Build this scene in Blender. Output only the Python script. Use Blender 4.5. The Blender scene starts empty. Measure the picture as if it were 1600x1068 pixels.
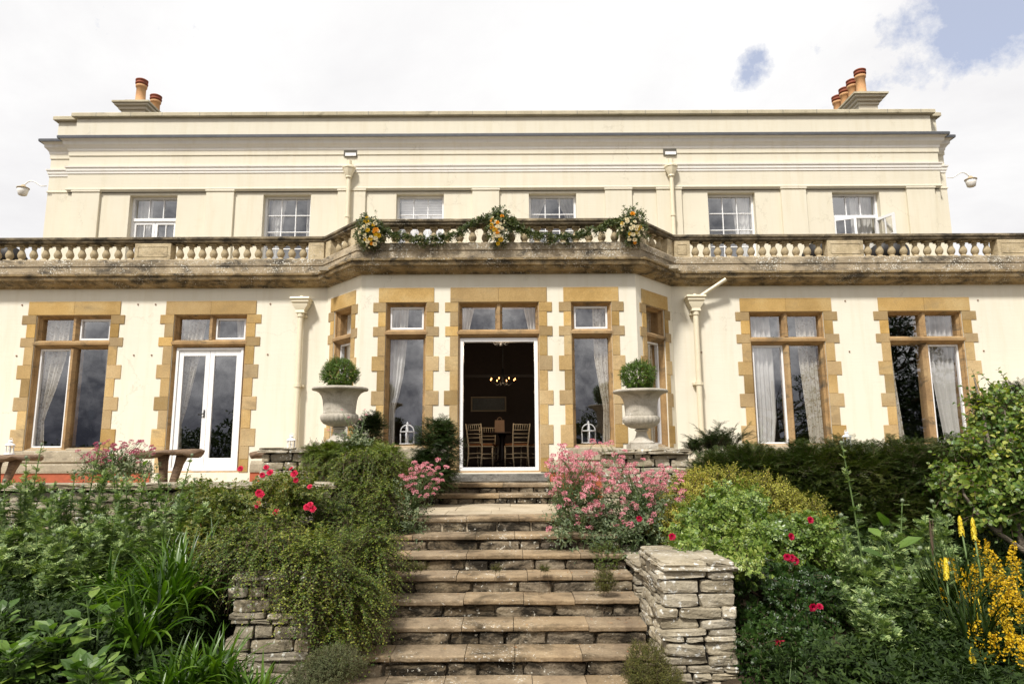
import bpy, math, random
import numpy as np
from mathutils import Vector, Matrix
random.seed(7); rng = np.random.default_rng(11)
SC = bpy.context.scene
COL = SC.collection
R = math.radians
# ------------------------------------------------------------------ camera
FPX, PITCH, YAW, ROLL, CX, CZ = 1067.0, .1598, -.0024, -.0055, .2014, 1.79
cam = bpy.data.cameras.new('camera'); cam.sensor_width = 36; cam.lens = FPX/1600*36
cam.clip_start = .05; cam.clip_end = 3000
co = bpy.data.objects.new('camera', cam); COL.objects.link(co); SC.camera = co
co.matrix_world = Matrix.Translation((CX, 0, CZ)) @ Matrix.Rotation(YAW, 4, 'Z') @ Matrix.Rotation(math.pi/2+PITCH, 4, 'X') @ Matrix.Rotation(-ROLL*-1, 4, 'Z')
SC.render.resolution_x = 1024; SC.render.resolution_y = 683
# ------------------------------------------------------------------ light
SUN_EL, SUN_AZ = R(52), R(208)          # azimuth clockwise from +Y (the house side): light from front left
w = bpy.data.worlds.new('World'); SC.world = w; w.use_nodes = True
SC.view_settings.view_transform = 'Standard'; SC.view_settings.look = 'None'
SC.view_settings.exposure = 0.42; SC.view_settings.gamma = 1
SC.cycles.max_bounces = 7; SC.cycles.transparent_max_bounces = 8
SC.cycles.caustics_reflective = False; SC.cycles.caustics_refractive = False
sl = bpy.data.lights.new('sun', 'SUN'); sl.energy = 3.8; sl.angle = R(7); sl.color = (1, .955, .89)
so = bpy.data.objects.new('sun', sl); COL.objects.link(so)
sdir = Vector((math.sin(SUN_AZ)*math.cos(SUN_EL), math.cos(SUN_AZ)*math.cos(SUN_EL), math.sin(SUN_EL)))
so.rotation_euler = (-sdir).to_track_quat('-Z', 'Y').to_euler(); so.location = (-6, -8, 20)

def ray(px, py):
    x = px-800; y = py-534
    s, c = math.sin(-ROLL), math.cos(-ROLL); x, y = x*c-y*s, x*s+y*c
    X = x/FPX; V = -y/FPX
    s, c = math.sin(PITCH), math.cos(PITCH); y1 = c-V*s; z = s+V*c
    s, c = math.sin(YAW), math.cos(YAW)
    return X*c-y1*s, X*s+y1*c, z
def at(px, py, Y):
    a, b, z = ray(px, py); t = Y/b
    return (CX+a*t, Y, CZ+z*t)

# ------------------------------------------------------------------ nodes
class NT:
    def __init__(s, nt): s.nt = nt; s.nt.nodes.clear()
    def n(s, t, **k):
        nd = s.nt.nodes.new(t)
        for a, v in k.items():
            if a.startswith('i_'):
                key = a[2:]; key = int(key) if key.isdigit() else key.replace('_', ' ')
                s.set(nd.inputs[key], v)
            else: setattr(nd, a, v)
        return nd
    def set(s, inp, v):
        if hasattr(v, 'bl_idname') and hasattr(v, 'outputs'): v = v.outputs[0]
        if isinstance(v, bpy.types.NodeSocket): s.nt.links.new(v, inp)
        else:
            if hasattr(inp.default_value, '__len__') and not hasattr(v, '__len__'): v = [v]*len(inp.default_value)
            if hasattr(v, '__len__') and len(v) == 3 and len(inp.default_value) == 4: v = (*v, 1)
            inp.default_value = v
    def math(s, op, a, b=0.0, c=None, clamp=False):
        nd = s.nt.nodes.new('ShaderNodeMath'); nd.operation = op; nd.use_clamp = clamp
        s.set(nd.inputs[0], a); s.set(nd.inputs[1], b)
        if c is not None: s.set(nd.inputs[2], c)
        return nd.outputs[0]
    def noise(s, vec, scale, detail=4, rough=.55, dist=0.0, col=False):
        nd = s.n('ShaderNodeTexNoise'); s.set(nd.inputs['Vector'], vec)
        nd.inputs['Scale'].default_value = scale; nd.inputs['Detail'].default_value = detail
        nd.inputs['Roughness'].default_value = rough; nd.inputs['Distortion'].default_value = dist
        return nd.outputs['Color' if col else 'Fac']
    def ramp(s, fac, stops, interp='LINEAR'):
        nd = s.n('ShaderNodeValToRGB'); s.set(nd.inputs[0], fac); cr = nd.color_ramp; cr.interpolation = interp
        while len(cr.elements) < len(stops): cr.elements.new(.5)
        for e, (p, c) in zip(cr.elements, stops):
            e.position = p; e.color = (*c, 1) if hasattr(c, '__len__') else (c, c, c, 1)
        return nd.outputs[0]
    def mix(s, fac, a, b, mode='MIX'):
        nd = s.n('ShaderNodeMix'); nd.data_type = 'RGBA'; nd.blend_type = mode
        s.set(nd.inputs[0], fac); s.set(nd.inputs[6], a); s.set(nd.inputs[7], b)
        return nd.outputs[2]
    def mapr(s, v, a, b, c=0.0, d=1.0):
        nd = s.n('ShaderNodeMapRange'); s.set(nd.inputs[0], v)
        for i, q in enumerate((a, b, c, d)): nd.inputs[i+1].default_value = q
        return nd.outputs[0]
    def vscale(s, vec, sc):
        nd = s.n('ShaderNodeMapping'); s.set(nd.inputs[0], vec); nd.inputs['Scale'].default_value = sc
        return nd.outputs[0]
    def bump(s, h, strength=.3, dist=.01, normal=None):
        nd = s.n('ShaderNodeBump'); s.set(nd.inputs['Height'], h); nd.inputs['Strength'].default_value = strength
        nd.inputs['Distance'].default_value = dist
        if normal is not None: s.set(nd.inputs['Normal'], normal)
        return nd.outputs[0]
def newmat(name):
    m = bpy.data.materials.new(name); m.use_nodes = True
    t = NT(m.node_tree); t.out = t.n('ShaderNodeOutputMaterial'); t.b = t.n('ShaderNodeBsdfPrincipled')
    t.nt.links.new(t.b.outputs[0], t.out.inputs[0])
    t.co = t.n('ShaderNodeTexCoord').outputs['Object']
    t.isl = t.n('ShaderNodeNewGeometry').outputs['Random Per Island']
    m['_'] = 0
    return m, t
def simple(name, c, rough=.6, metal=0, var=.12, scale=9, bump=.15, spec=.5):
    m, t = newmat(name)
    n = t.noise(t.co, scale, 5); n2 = t.noise(t.co, scale*6, 3)
    f = t.mapr(t.math('ADD', n, n2), .6, 1.4)
    c2 = t.mix(f, tuple(x*(1-var) for x in c), tuple(min(1, x*(1+var)) for x in c))
    t.set(t.b.inputs['Base Color'], c2); t.b.inputs['Roughness'].default_value = rough; t.b.inputs['Metallic'].default_value = metal
    t.b.inputs['Specular IOR Level'].default_value = spec
    if bump: t.set(t.b.inputs['Normal'], t.bump(n2, bump, .004))
    return m
def stone(name, stops, scale=3, dark=None, dk=(.56, .7), spots=None, sp=(.62, .66), spscale=30, island=.25, bump=.5, bd=.01, rough=.9, zdark=None):
    m, t = newmat(name)
    n = t.noise(t.co, scale, 8, .62); col = t.ramp(n, stops)
    if island:
        col = t.mix(1.0, col, t.ramp(t.isl, [(0, 1-island), (1, 1+island*.4)]), 'MULTIPLY')
        wn = t.n('ShaderNodeTexWhiteNoise'); wn.noise_dimensions = '1D'; t.set(wn.inputs['W'], t.isl)
        col = t.mix(t.math('MULTIPLY', wn.outputs[0], island*.7), col, tuple(x*.75 for x in (.55, .53, .48)))
    g = t.noise(t.co, 45, 4, .6)
    col = t.mix(.5, col, t.ramp(g, [(.3, .6), (.7, 1.15)]), 'MULTIPLY')
    if dark:
        d = t.noise(t.vscale(t.co, (1, 1, 2.2)), scale*.9, 9, .72, .4)
        col = t.mix(t.ramp(d, [(dk[0], 0), (dk[1], 1)]), col, dark)
    if spots:
        s = t.noise(t.co, spscale, 3, .6); big = t.noise(t.co, 2.2, 2)
        s2 = t.math('ADD', s, t.math('MULTIPLY', t.math('SUBTRACT', big, .5), .35))
        col = t.mix(t.ramp(s2, [(sp[0], 0), (sp[1], 1)]), col, spots)
    t.set(t.b.inputs['Base Color'], col); t.b.inputs['Roughness'].default_value = rough
    t.b.inputs['Specular IOR Level'].default_value = .25
    h = t.math('ADD', t.math('MULTIPLY', n, 1.5), g)
    t.set(t.b.inputs['Normal'], t.bump(h, bump, bd))
    return m
def leafmat(name, cols, rough=.45, trans=.35, spec=.4, clump=1.6, tr=None):
    m, t = newmat(name)
    n = t.noise(t.co, clump, 3)
    f = t.math('ADD', t.math('MULTIPLY', t.isl, .62), t.math('MULTIPLY', t.math('SUBTRACT', n, .3), .9), clamp=True)
    k = len(cols); cols = [(c[0]*.76, c[1]*.68, c[2]*.56) if c[1] > c[0] and c[1] > c[2] else c for c in cols]
    col = t.ramp(f, [(i/(k-1), c) for i, c in enumerate(cols)])
    t.set(t.b.inputs['Base Color'], col); t.b.inputs['Roughness'].default_value = rough; t.b.inputs['Specular IOR Level'].default_value = spec
    trans *= .75
    if trans:
        ts = t.n('ShaderNodeBsdfTranslucent'); t.set(ts.inputs[0], t.mix(1.0, col, tr or (1.5, 1.7, .6), 'MULTIPLY'))
        mx = t.n('ShaderNodeMixShader'); mx.inputs[0].default_value = trans
        t.nt.links.new(t.b.outputs[0], mx.inputs[1]); t.nt.links.new(ts.outputs[0], mx.inputs[2]); t.nt.links.new(mx.outputs[0], t.out.inputs[0])
    return m

# ------------------------------------------------------------------ sky
t = NT(w.node_tree); wo = t.n('ShaderNodeOutputWorld'); bg = t.n('ShaderNodeBackground'); t.nt.links.new(bg.outputs[0], wo.inputs[0])
sky = t.n('ShaderNodeTexSky'); sky.sky_type = 'NISHITA'; sky.sun_disc = False; sky.sun_elevation = SUN_EL; sky.sun_rotation = SUN_AZ
d = t.n('ShaderNodeTexCoord').outputs['Generated']
sep = t.n('ShaderNodeSeparateXYZ'); t.set(sep.inputs[0], d)
zz = t.math('ADD', t.math('MAXIMUM', sep.outputs[2], 0.0), .16)
cb = t.n('ShaderNodeCombineXYZ'); t.set(cb.inputs[0], t.math('DIVIDE', sep.outputs[0], zz)); t.set(cb.inputs[1], t.math('DIVIDE', sep.outputs[1], zz)); t.set(cb.inputs[2], .37)
n1 = t.noise(cb.outputs[0], 1.1, 9, .58, .3); n2 = t.noise(d, 3.0, 8, .6, .2)
# cloud cover; the gaps are high on the right-hand side of the house
n3 = t.noise(d, 11.0, 10, .68); cover = t.math('ADD', t.math('MULTIPLY', t.math('ADD', t.math('MULTIPLY', n2, .5), t.math('MULTIPLY', n3, .5)), 1.6), -.14)
for px, py, s, k in ((1570, -12, .9915, .36), (1176, 103, .9992, .235)):
    v = Vector(ray(px, py)).normalized()
    dp = t.n('ShaderNodeVectorMath'); dp.operation = 'DOT_PRODUCT'; t.set(dp.inputs[0], d); dp.inputs[1].default_value = v
    cover = t.math('SUBTRACT', cover, t.mapr(dp.outputs['Value'], s, 1.0, 0, k))
mask = t.ramp(cover, [(.36, 0), (.50, 1)])
shade = t.mix(t.ramp(n1, [(.30, 0), (.62, 1)]), (.61, .60, .615), (.78, .775, .77))
south = t.math('MULTIPLY', t.mapr(sep.outputs[1], .1, -.35), t.mapr(sep.outputs[2], .75, .3))
dark = t.mix(t.ramp(n3, [(.38, 0), (.62, 1)]), (.30, .30, .33), (1.4, 1.34, 1.28)); dark = t.mix(t.mapr(sep.outputs[2], .02, .15), t.mix(1.0, dark, (.30, .31, .36), 'MULTIPLY'), dark)
shade = t.mix(south, shade, dark)
skc = t.mix(1.0, sky.outputs[0], (.085, .10, .125), 'MULTIPLY')
final = t.mix(mask, t.mix(.6, skc, (.56, .58, .65)), shade)
final = t.mix(t.mapr(sep.outputs[2], 0.0, -.05), final, (.12, .12, .09))
t.set(bg.inputs[0], final); bg.inputs[1].default_value = 1.0

# ------------------------------------------------------------------ mesh building
class MB:
    def __init__(s): s.v = []; s.f = []; s.n = 0
    def add(s, v, f):
        v = np.asarray(v, np.float32).reshape(-1, 3); s.v.append(v)
        if isinstance(f, np.ndarray): s.f.append(f + s.n)
        else:
            by = {}
            for q in f: by.setdefault(len(q), []).append(q)
            for k, q in by.items(): s.f.append(np.array(q, np.int64) + s.n)
        s.n += len(v)
    def box(s, x0, x1, y0, y1, z0, z1):
        v = [(x0, y0, z0), (x1, y0, z0), (x1, y1, z0), (x0, y1, z0), (x0, y0, z1), (x1, y0, z1), (x1, y1, z1), (x0, y1, z1)]
        s.add(v, [(0, 3, 2, 1), (4, 5, 6, 7), (0, 1, 5, 4), (1, 2, 6, 5), (2, 3, 7, 6), (3, 0, 4, 7)])
    def tube(s, pts, rad, n=8, caps=True):
        pts = [Vector(p) for p in pts]; k = len(pts)
        if not hasattr(rad, '__len__'): rad = [rad]*k
        vs = []; up = None
        for i, p in enumerate(pts):
            d = (pts[min(i+1, k-1)]-pts[max(i-1, 0)]).normalized()
            if up is None: up = Vector((0, 0, 1)) if abs(d.z) < .9 else Vector((1, 0, 0))
            a = d.cross(up).normalized(); b = a.cross(d); up = b
            for j in range(n):
                th = 2*math.pi*j/n; vs.append(p + a*math.cos(th)*rad[i] + b*math.sin(th)*rad[i])
        fs = [(i*n+j, i*n+(j+1) % n, (i+1)*n+(j+1) % n, (i+1)*n+j) for i in range(k-1) for j in range(n)]
        if caps: fs += [tuple(range(n))[::-1], tuple((k-1)*n+j for j in range(n))]
        s.add([tuple(v) for v in vs], fs)
    def lathe(s, prof, c=(0, 0, 0), n=24, mod=None):
        vs = []
        for r, z in prof:
            for j in range(n):
                th = 2*math.pi*j/n; rr = r*(mod(th, z) if mod else 1)
                vs.append((c[0]+rr*math.cos(th), c[1]+rr*math.sin(th), c[2]+z))
        k = len(prof)
        fs = [(i*n+j, i*n+(j+1) % n, (i+1)*n+(j+1) % n, (i+1)*n+j) for i in range(k-1) for j in range(n)]
        fs += [tuple(range(n))[::-1], tuple((k-1)*n+j for j in range(n))]
        s.add(vs, fs)
    def build(s, name, mat, parent=None, root=(0, 0, 0), smooth=False, loc=None):
        v = np.concatenate(s.v) if s.v else np.zeros((0, 3), np.float32)
        v = v - np.array(root, np.float32)
        me = bpy.data.meshes.new(name); me.vertices.add(len(v)); me.vertices.foreach_set('co', v.ravel())
        cnt = np.concatenate([np.full(len(f), f.shape[1], np.int64) for f in s.f]); lp = np.concatenate([f.ravel() for f in s.f])
        me.loops.add(len(lp)); me.loops.foreach_set('vertex_index', lp.astype(np.int32))
        me.polygons.add(len(cnt)); st = np.concatenate([[0], np.cumsum(cnt)[:-1]])
        me.polygons.foreach_set('loop_start', st.astype(np.int32)); me.polygons.foreach_set('loop_total', cnt.astype(np.int32))
        me.update(calc_edges=True); me.validate()
        me.polygons.foreach_set('use_smooth', [smooth]*len(cnt))
        me.materials.append(mat)
        o = bpy.data.objects.new(name, me); COL.objects.link(o)
        if parent: o.parent = parent
        elif loc is None: o.location = root
        if loc is not None: o.location = loc
        return o
def tag(o, label=None, cat=None, group=None, kind=None):
    if label: o['label'] = label
    if cat: o['category'] = cat
    if group: o['group'] = group
    if kind: o['kind'] = kind
    return o
def empty(name, loc, label, cat, group=None, rz=0):
    o = bpy.data.objects.new(name, None); COL.objects.link(o); o.location = loc; o.rotation_euler.z = rz; o.empty_display_size = .2
    return tag(o, label, cat, group)
def copy_tree(o, parent=None, loc=None, rz=None, sc=None):
    c = o.copy(); COL.objects.link(c)
    if parent: c.parent = parent
    if loc is not None: c.location = loc
    if rz is not None: c.rotation_euler.z = rz
    if sc is not None: c.scale = (sc, sc, sc)
    for ch in list(o.children): copy_tree(ch, c)
    return c
def bevelmod(o, wd=.006, seg=2):
    b = o.modifiers.new('bevel', 'BEVEL'); b.width = wd; b.segments = seg; b.limit_method = 'ANGLE'; b.angle_limit = R(40)
    return o

class Frame:
    """u along the wall, d inwards, z up."""
    def __init__(s, p, q):
        s.p = Vector((p[0], p[1], 0)); dv = Vector((q[0]-p[0], q[1]-p[1], 0)); s.L = dv.length; s.u = dv.normalized()
        s.i = Vector((-s.u.y, s.u.x, 0))
    def pt(s, u, d, z): v = s.p+s.u*u+s.i*d; return (v.x, v.y, z)
def fbox(mb, fr, u0, u1, d0, d1, z0, z1):
    c = [(u0, d0, z0), (u1, d0, z0), (u1, d1, z0), (u0, d1, z0), (u0, d0, z1), (u1, d0, z1), (u1, d1, z1), (u0, d1, z1)]
    mb.add([fr.pt(*q) for q in c], [(0, 3, 2, 1), (4, 5, 6, 7), (0, 1, 5, 4), (1, 2, 6, 5), (2, 3, 7, 6), (3, 0, 4, 7)])
def fsweep(mb, fr, u0, u1, z0, z1, prof):
    """mitred picture frame; prof = (inset, depth)"""
    vs = []; k = len(prof)
    for ins, d in prof:
        for (u, z) in ((u0+ins, z0+ins), (u1-ins, z0+ins), (u1-ins, z1-ins), (u0+ins, z1-ins)): vs.append(fr.pt(u, d, z))
    fs = [(i*4+j, i*4+(j+1) % 4, (i+1)*4+(j+1) % 4, (i+1)*4+j) for i in range(k-1) for j in range(4)]
    mb.add(vs, fs)
def fprism(mb, fr, poly, a0, a1, vert=True):
    """poly = (across, depth) section run vertically (across=u) or horizontally (across=z)"""
    n = len(poly); vs = []
    for a in (a0, a1):
        for (c, d) in poly: vs.append(fr.pt(c, d, a) if vert else fr.pt(a, d, c))
    fs = [(j, (j+1) % n, n+(j+1) % n, n+j) for j in range(n)] + [tuple(range(n))[::-1], tuple(n+j for j in range(n))]
    mb.add(vs, fs)
def wall(mb, fr, z0, z1, holes, th=.34, u0=0, u1=None):
    u1 = fr.L if u1 is None else u1
    us = sorted({u0, u1, *[h[0] for h in holes], *[h[1] for h in holes]}); zs = sorted({z0, z1, *[h[2] for h in holes], *[h[3] for h in holes]})
    for a, b in zip(us, us[1:]):
        for c, d in zip(zs, zs[1:]):
            m, k = (a+b)/2, (c+d)/2
            if any(h[0] < m < h[1] and h[2] < k < h[3] for h in holes): continue
            for dep in (0, th):
                mb.add([fr.pt(a, dep, c), fr.pt(b, dep, c), fr.pt(b, dep, d), fr.pt(a, dep, d)], [(0, 1, 2, 3) if dep == 0 else (3, 2, 1, 0)])
    for h in holes:
        a, b, c, d = h
        for (p, q) in (((a, c), (b, c)), ((b, c), (b, d)), ((b, d), (a, d)), ((a, d), (a, c))):
            mb.add([fr.pt(p[0], 0, p[1]), fr.pt(p[0], th, p[1]), fr.pt(q[0], th, q[1]), fr.pt(q[0], 0, q[1])], [(0, 1, 2, 3)])
def psweep(mb, path, prof, closed=False):
    """sweep (outward, z) profile along plan path with mitres; outward = right-hand side of travel"""
    P = [Vector((x, y)) for x, y in path]; k = len(P); offs = []
    for i in range(k):
        ds = []
        if i > 0: ds.append((P[i]-P[i-1]).normalized())
        if i < k-1: ds.append((P[i+1]-P[i]).normalized())
        ns = [Vector((q.y, -q.x)) for q in ds]
        if len(ns) == 2:
            m = (ns[0]+ns[1]); m = m/m.length; offs.append(m/max(.2, m.dot(ns[0])))
        else: offs.append(ns[0])
    n = len(prof)
    for i in range(k-1):
        vs = []
        for (o, z) in prof:
            a = P[i]+offs[i]*o; b = P[i+1]+offs[i+1]*o; vs += [(a.x, a.y, z), (b.x, b.y, z)]
        rngk = n if closed else n-1
        mb.add(vs, [(2*j, 2*j+1, 2*((j+1) % n)+1, 2*((j+1) % n)) for j in range(rngk)])
    if closed:
        for i in (0, k-1):
            mb.add([((P[i]+offs[i]*o).x, (P[i]+offs[i]*o).y, z) for o, z in prof], [tuple(range(n)) if i else tuple(range(n))[::-1]])

# rounded irregular stone template
def _cube(n=4):
    idx = {}; vs = []; fs = []
    def vid(p):
        k = tuple(round(c, 4) for c in p)
        if k not in idx: idx[k] = len(vs); vs.append(p)
        return idx[k]
    for ax in range(3):
        for sg in (-1, 1):
            for i in range(n):
                for j in range(n):
                    q = []
                    for (a, b) in ((i, j), (i+1, j), (i+1, j+1), (i, j+1)):
                        p = [0, 0, 0]; p[ax] = sg; p[(ax+1) % 3] = -1+2*a/n; p[(ax+2) % 3] = -1+2*b/n
                        q.append(vid(tuple(p)))
                    fs.append(q if sg > 0 else q[::-1])
    return np.array(vs, float), np.array(fs)
CUV, CUF = _cube(4)
def wob(p, seed, f=1.0):
    r = np.random.default_rng(seed); o = np.zeros_like(p)
    for k in range(4):
        A = r.normal(size=(3, 3))*f*(1+k*.8); ph = r.uniform(0, 6.28, 3); o += np.sin(p@A+ph)/(1+k)
    return o/2
def stoneblock(mb, c, half, M=None, rough=.12, p=12):
    v = CUV.copy(); v = np.sign(v)*np.abs(v)**.75; v[:, 0] *= 1+rng.uniform(-.09, .09)*v[:, 2]; v[:, 2] *= 1+rng.uniform(-.16, .16)*v[:, 0]
    nrm = (np.abs(v)**p).sum(1)**(1/p); v = v/nrm[:, None]
    v = v + (wob(v, rng.integers(1e9), 1.2)+.45*wob(v, rng.integers(1e9), 4))*rough*np.array([.5*min(half)/half[0]+.3, 1, .8])
    v = v*np.array(half)
    if M is not None: v = v@M.T
    mb.add(v+np.array(c), CUF)
def rotz(a): c, s = math.cos(a), math.sin(a); return np.array([[c, -s, 0], [s, c, 0], [0, 0, 1]])
def drystone(mb, fr, u0, u1, z0, z1, d=.0, th=.2, hr=(.042, .118), lr=(.10, .42)):
    z = z0; M = np.array([[fr.u.x, fr.i.x, 0], [fr.u.y, fr.i.y, 0], [0, 0, 1]])
    while z < z1-.02:
        h = min(random.uniform(*hr), z1-z); u = u0-random.uniform(0, .08)
        while u < u1-.02:
            l = random.uniform(*lr)*(1.1 if h < .07 else 1)
            if u+l > u1-.09: l = u1-u
            hh = h*random.uniform(.86, 1.0); dd = d+random.uniform(-.022, .018); tt = th*random.uniform(.8, 1)
            c = fr.pt(u+l/2, dd+tt/2, z+hh/2+random.uniform(-.004, .004))
            A = M@rotz(random.uniform(-.05, .05)); a = random.uniform(-.06, .06); ca, sa = math.cos(a), math.sin(a)
            stoneblock(mb, c, (l/2-.004, tt/2, hh/2-.001), A@np.array([[ca, 0, sa], [0, 1, 0], [-sa, 0, ca]]), .13)
            u += l+.006
        z += h
# ------------------------------------------------------------------ materials of the house
def paint(name, c, lines=True):
    m, t = newmat(name)
    n = t.noise(t.co, .7, 5, .6); n2 = t.noise(t.vscale(t.co, (7, 7, .6)), 1.0, 6, .65)
    col = t.mix(t.ramp(n, [(.35, 0), (.65, 1)]), tuple(x*.94 for x in c), c)
    col = t.mix(t.ramp(n2, [(.48, 0), (.80, .5)]), col, tuple(x*y for x, y in zip(c, (.82, .77, .66))))
    vo = t.n('ShaderNodeTexVoronoi'); vo.feature = 'DISTANCE_TO_EDGE'; vo.inputs['Scale'].default_value = .9; wv = t.n('ShaderNodeVectorMath'); wv.operation = 'ADD'; t.set(wv.inputs[0], t.co); sc_ = t.n('ShaderNodeVectorMath'); sc_.operation = 'SCALE'; t.set(sc_.inputs[0], t.noise(t.co, 3, 6, .7, 0, True)); sc_.inputs['Scale'].default_value = .6; t.set(wv.inputs[1], sc_.outputs[0]); t.set(vo.inputs['Vector'], wv.outputs[0])
    cr = t.math('MULTIPLY', t.ramp(vo.outputs['Distance'], [(.002, 1), (.006, 0)]), t.ramp(t.noise(t.co, .8, 3), [(.52, 0), (.6, .4)]))
    col = t.mix(cr, col, (.30, .26, .18))
    sp = t.noise(t.co, 16, 5, .7); col = t.mix(t.ramp(sp, [(.70, 0), (.76, .5)]), col, (.32, .29, .2))
    t.set(t.b.inputs['Base Color'], col); t.b.inputs['Roughness'].default_value = .75; t.b.inputs['Specular IOR Level'].default_value = .3
    g = t.noise(t.co, 60, 4, .6); g2 = t.noise(t.vscale(t.co, (1, 1, 8)), 3, 4)
    h = t.math('ADD', g, t.math('MULTIPLY', g2, 1.4))
    if lines:
        s = t.n('ShaderNodeSeparateXYZ'); t.set(s.inputs[0], t.co)
        fz = t.math('PINGPONG', s.outputs[2], .165)
        h = t.math('ADD', h, t.math('MULTIPLY', t.math('LESS_THAN', fz, .003), -1.5))
    t.set(t.b.inputs['Normal'], t.bump(h, .22, .006))
    return m
M_CREAM = paint('cream_paint', (.755, .71, .59)); M_CREAM2 = paint('buff_paint', (.70, .65, .52), False)
M_TRIM = paint('pale_trim_paint', (.82, .79, .73), False); M_PIPE = simple('pipe_paint', (.72, .65, .48), .45, var=.06)
M_OCHRE = stone('ochre_stone', [(.3, (.38, .235, .07)), (.5, (.50, .325, .115)), (.7, (.58, .42, .19))], 1.6, dark=(.24, .18, .10), dk=(.55, .76), island=.40, bump=.3, bd=.006)
M_OCHDK = stone('weathered_ochre_stone', [(.3, (.26, .16, .07)), (.5, (.40, .25, .11)), (.7, (.48, .33, .16))], 2.5, dark=(.10, .085, .06), dk=(.52, .68), island=.12, bump=.4, bd=.006)
M_BAL = stone('lichened_limestone', [(.3, (.24, .19, .12)), (.5, (.40, .32, .21)), (.7, (.52, .43, .29))], 2.5, dark=(.08, .07, .055), dk=(.48, .64), spots=(.66, .64, .56), sp=(.60, .66), spscale=38, island=.15, bump=.8, bd=.012)
M_BALU = stone('baluster_stone', [(.3, (.36, .28, .16)), (.5, (.50, .40, .24)), (.7, (.60, .50, .33))], 5, dark=(.16, .13, .085), dk=(.52, .72), spots=(.6, .57, .48), sp=(.66, .72), spscale=40, island=.18, bump=.7, bd=.008)
M_RAIL = stone('blackened_limestone', [(.3, (.14, .11, .07)), (.6, (.30, .24, .15)), (.75, (.42, .34, .22))], 3, dark=(.045, .038, .028), dk=(.40, .58), spots=(.45, .42, .34), sp=(.66, .71), spscale=45, island=.1, bump=.8, bd=.01)
M_CORN = stone('blackened_cornice_stone', [(.3, (.17, .12, .06)), (.5, (.34, .25, .13)), (.7, (.44, .34, .20))], 4, dark=(.07, .058, .04), dk=(.46, .62), spots=(.55, .52, .44), sp=(.63, .69), spscale=42, island=.0, bump=.8, bd=.012)
M_SILL = stone('grey_sill_stone', [(.3, (.26, .22, .16)), (.6, (.42, .36, .26)), (.8, (.52, .46, .35))], 3, dark=(.12, .10, .075), dk=(.55, .75), spots=(.6, .58, .5), sp=(.66, .7), island=.15, bump=.7)
M_RED = simple('red_plinth_paint', (.36, .085, .035), .7, var=.2, scale=3)
M_LEAD = simple('lead_sheet', (.085, .09, .10), .5, var=.25, scale=2)
M_WHITE = simple('white_gloss_paint', (.80, .80, .80), .3, var=.03, bump=.05)
M_BARE = simple('bare_stone_reveal', (.42, .33, .2), .9)
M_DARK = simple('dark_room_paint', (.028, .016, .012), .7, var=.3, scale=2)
M_GREYR = simple('grey_room_paint', (.20, .19, .18), .8)
M_FLOORW = simple('dark_floorboards', (.03, .018, .012), .5)
M_BLACK = simple('black_metal', (.012, .012, .012), .45)
M_TERRA = simple('terracotta', (.56, .31, .14), .8, var=.2, scale=5)
M_TERRD = simple('red_clay_hood', (.24, .06, .025), .8, var=.3, scale=5)
def glassmat(name, ref=.20, tint=.97):
    m, t = newmat(name)
    tr = t.n('ShaderNodeBsdfTransparent'); tr.inputs[0].default_value = (tint, tint, tint, 1)
    gl = t.n('ShaderNodeBsdfGlossy'); gl.inputs['Roughness'].default_value = .0; gl.inputs[0].default_value = (.95, .97, 1, 1)
    wv = t.noise(t.co, 1.6, 2); t.set(gl.inputs['Normal'], t.bump(wv, .05, .02))
    g = t.n('ShaderNodeNewGeometry'); dp = t.n('ShaderNodeVectorMath'); dp.operation = 'DOT_PRODUCT'; t.set(dp.inputs[0], g.outputs['Normal']); t.set(dp.inputs[1], g.outputs['Incoming'])
    f = t.math('ADD', t.math('POWER', t.math('SUBTRACT', 1.0, t.math('ABSOLUTE', dp.outputs['Value'])), 5.0), ref, clamp=True)
    mx = t.n('ShaderNodeMixShader'); t.set(mx.inputs[0], f)
    t.nt.links.new(tr.outputs[0], mx.inputs[1]); t.nt.links.new(gl.outputs[0], mx.inputs[2]); t.nt.links.new(mx.outputs[0], t.out.inputs[0])
    return m
M_GLASS = glassmat('window_glass')

# ------------------------------------------------------------------ house
YB, YW = 11.6, 12.55; BC, WC = 2.39, 3.235
ZT, ZF, ZTOP = 1.02, 1.48, 5.0      # terrace, floor, wall head
YU = 14.5
HR = (0, 13.0, ZT)
house = empty('country_house', HR, 'cream painted two storey country house with ochre stone windows and a balustraded balcony', 'house')
def hb(mb, name, mat, parent=None, smooth=False, label=None):
    o = mb.build(name, mat, parent or house, HR, smooth)
    if label: o['label'] = label
    return o
FW = Frame((-17, YW), (-WC, YW)); FE = Frame((WC, YW), (17, YW))
FBL = Frame((-WC, YW), (-BC, YB)); FB = Frame((-BC, YB), (BC, YB)); FBR = Frame((BC, YB), (WC, YW))
ZH, ZTB, ZTA, ZS = 4.36, 3.74, 3.89, 1.86     # head, transom bottom/top, sill
TEETH = [(4.19, 4.357), (3.766, 3.935), (3.167, 3.421), (2.583, 2.828), (1.924, 2.244)]

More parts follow.
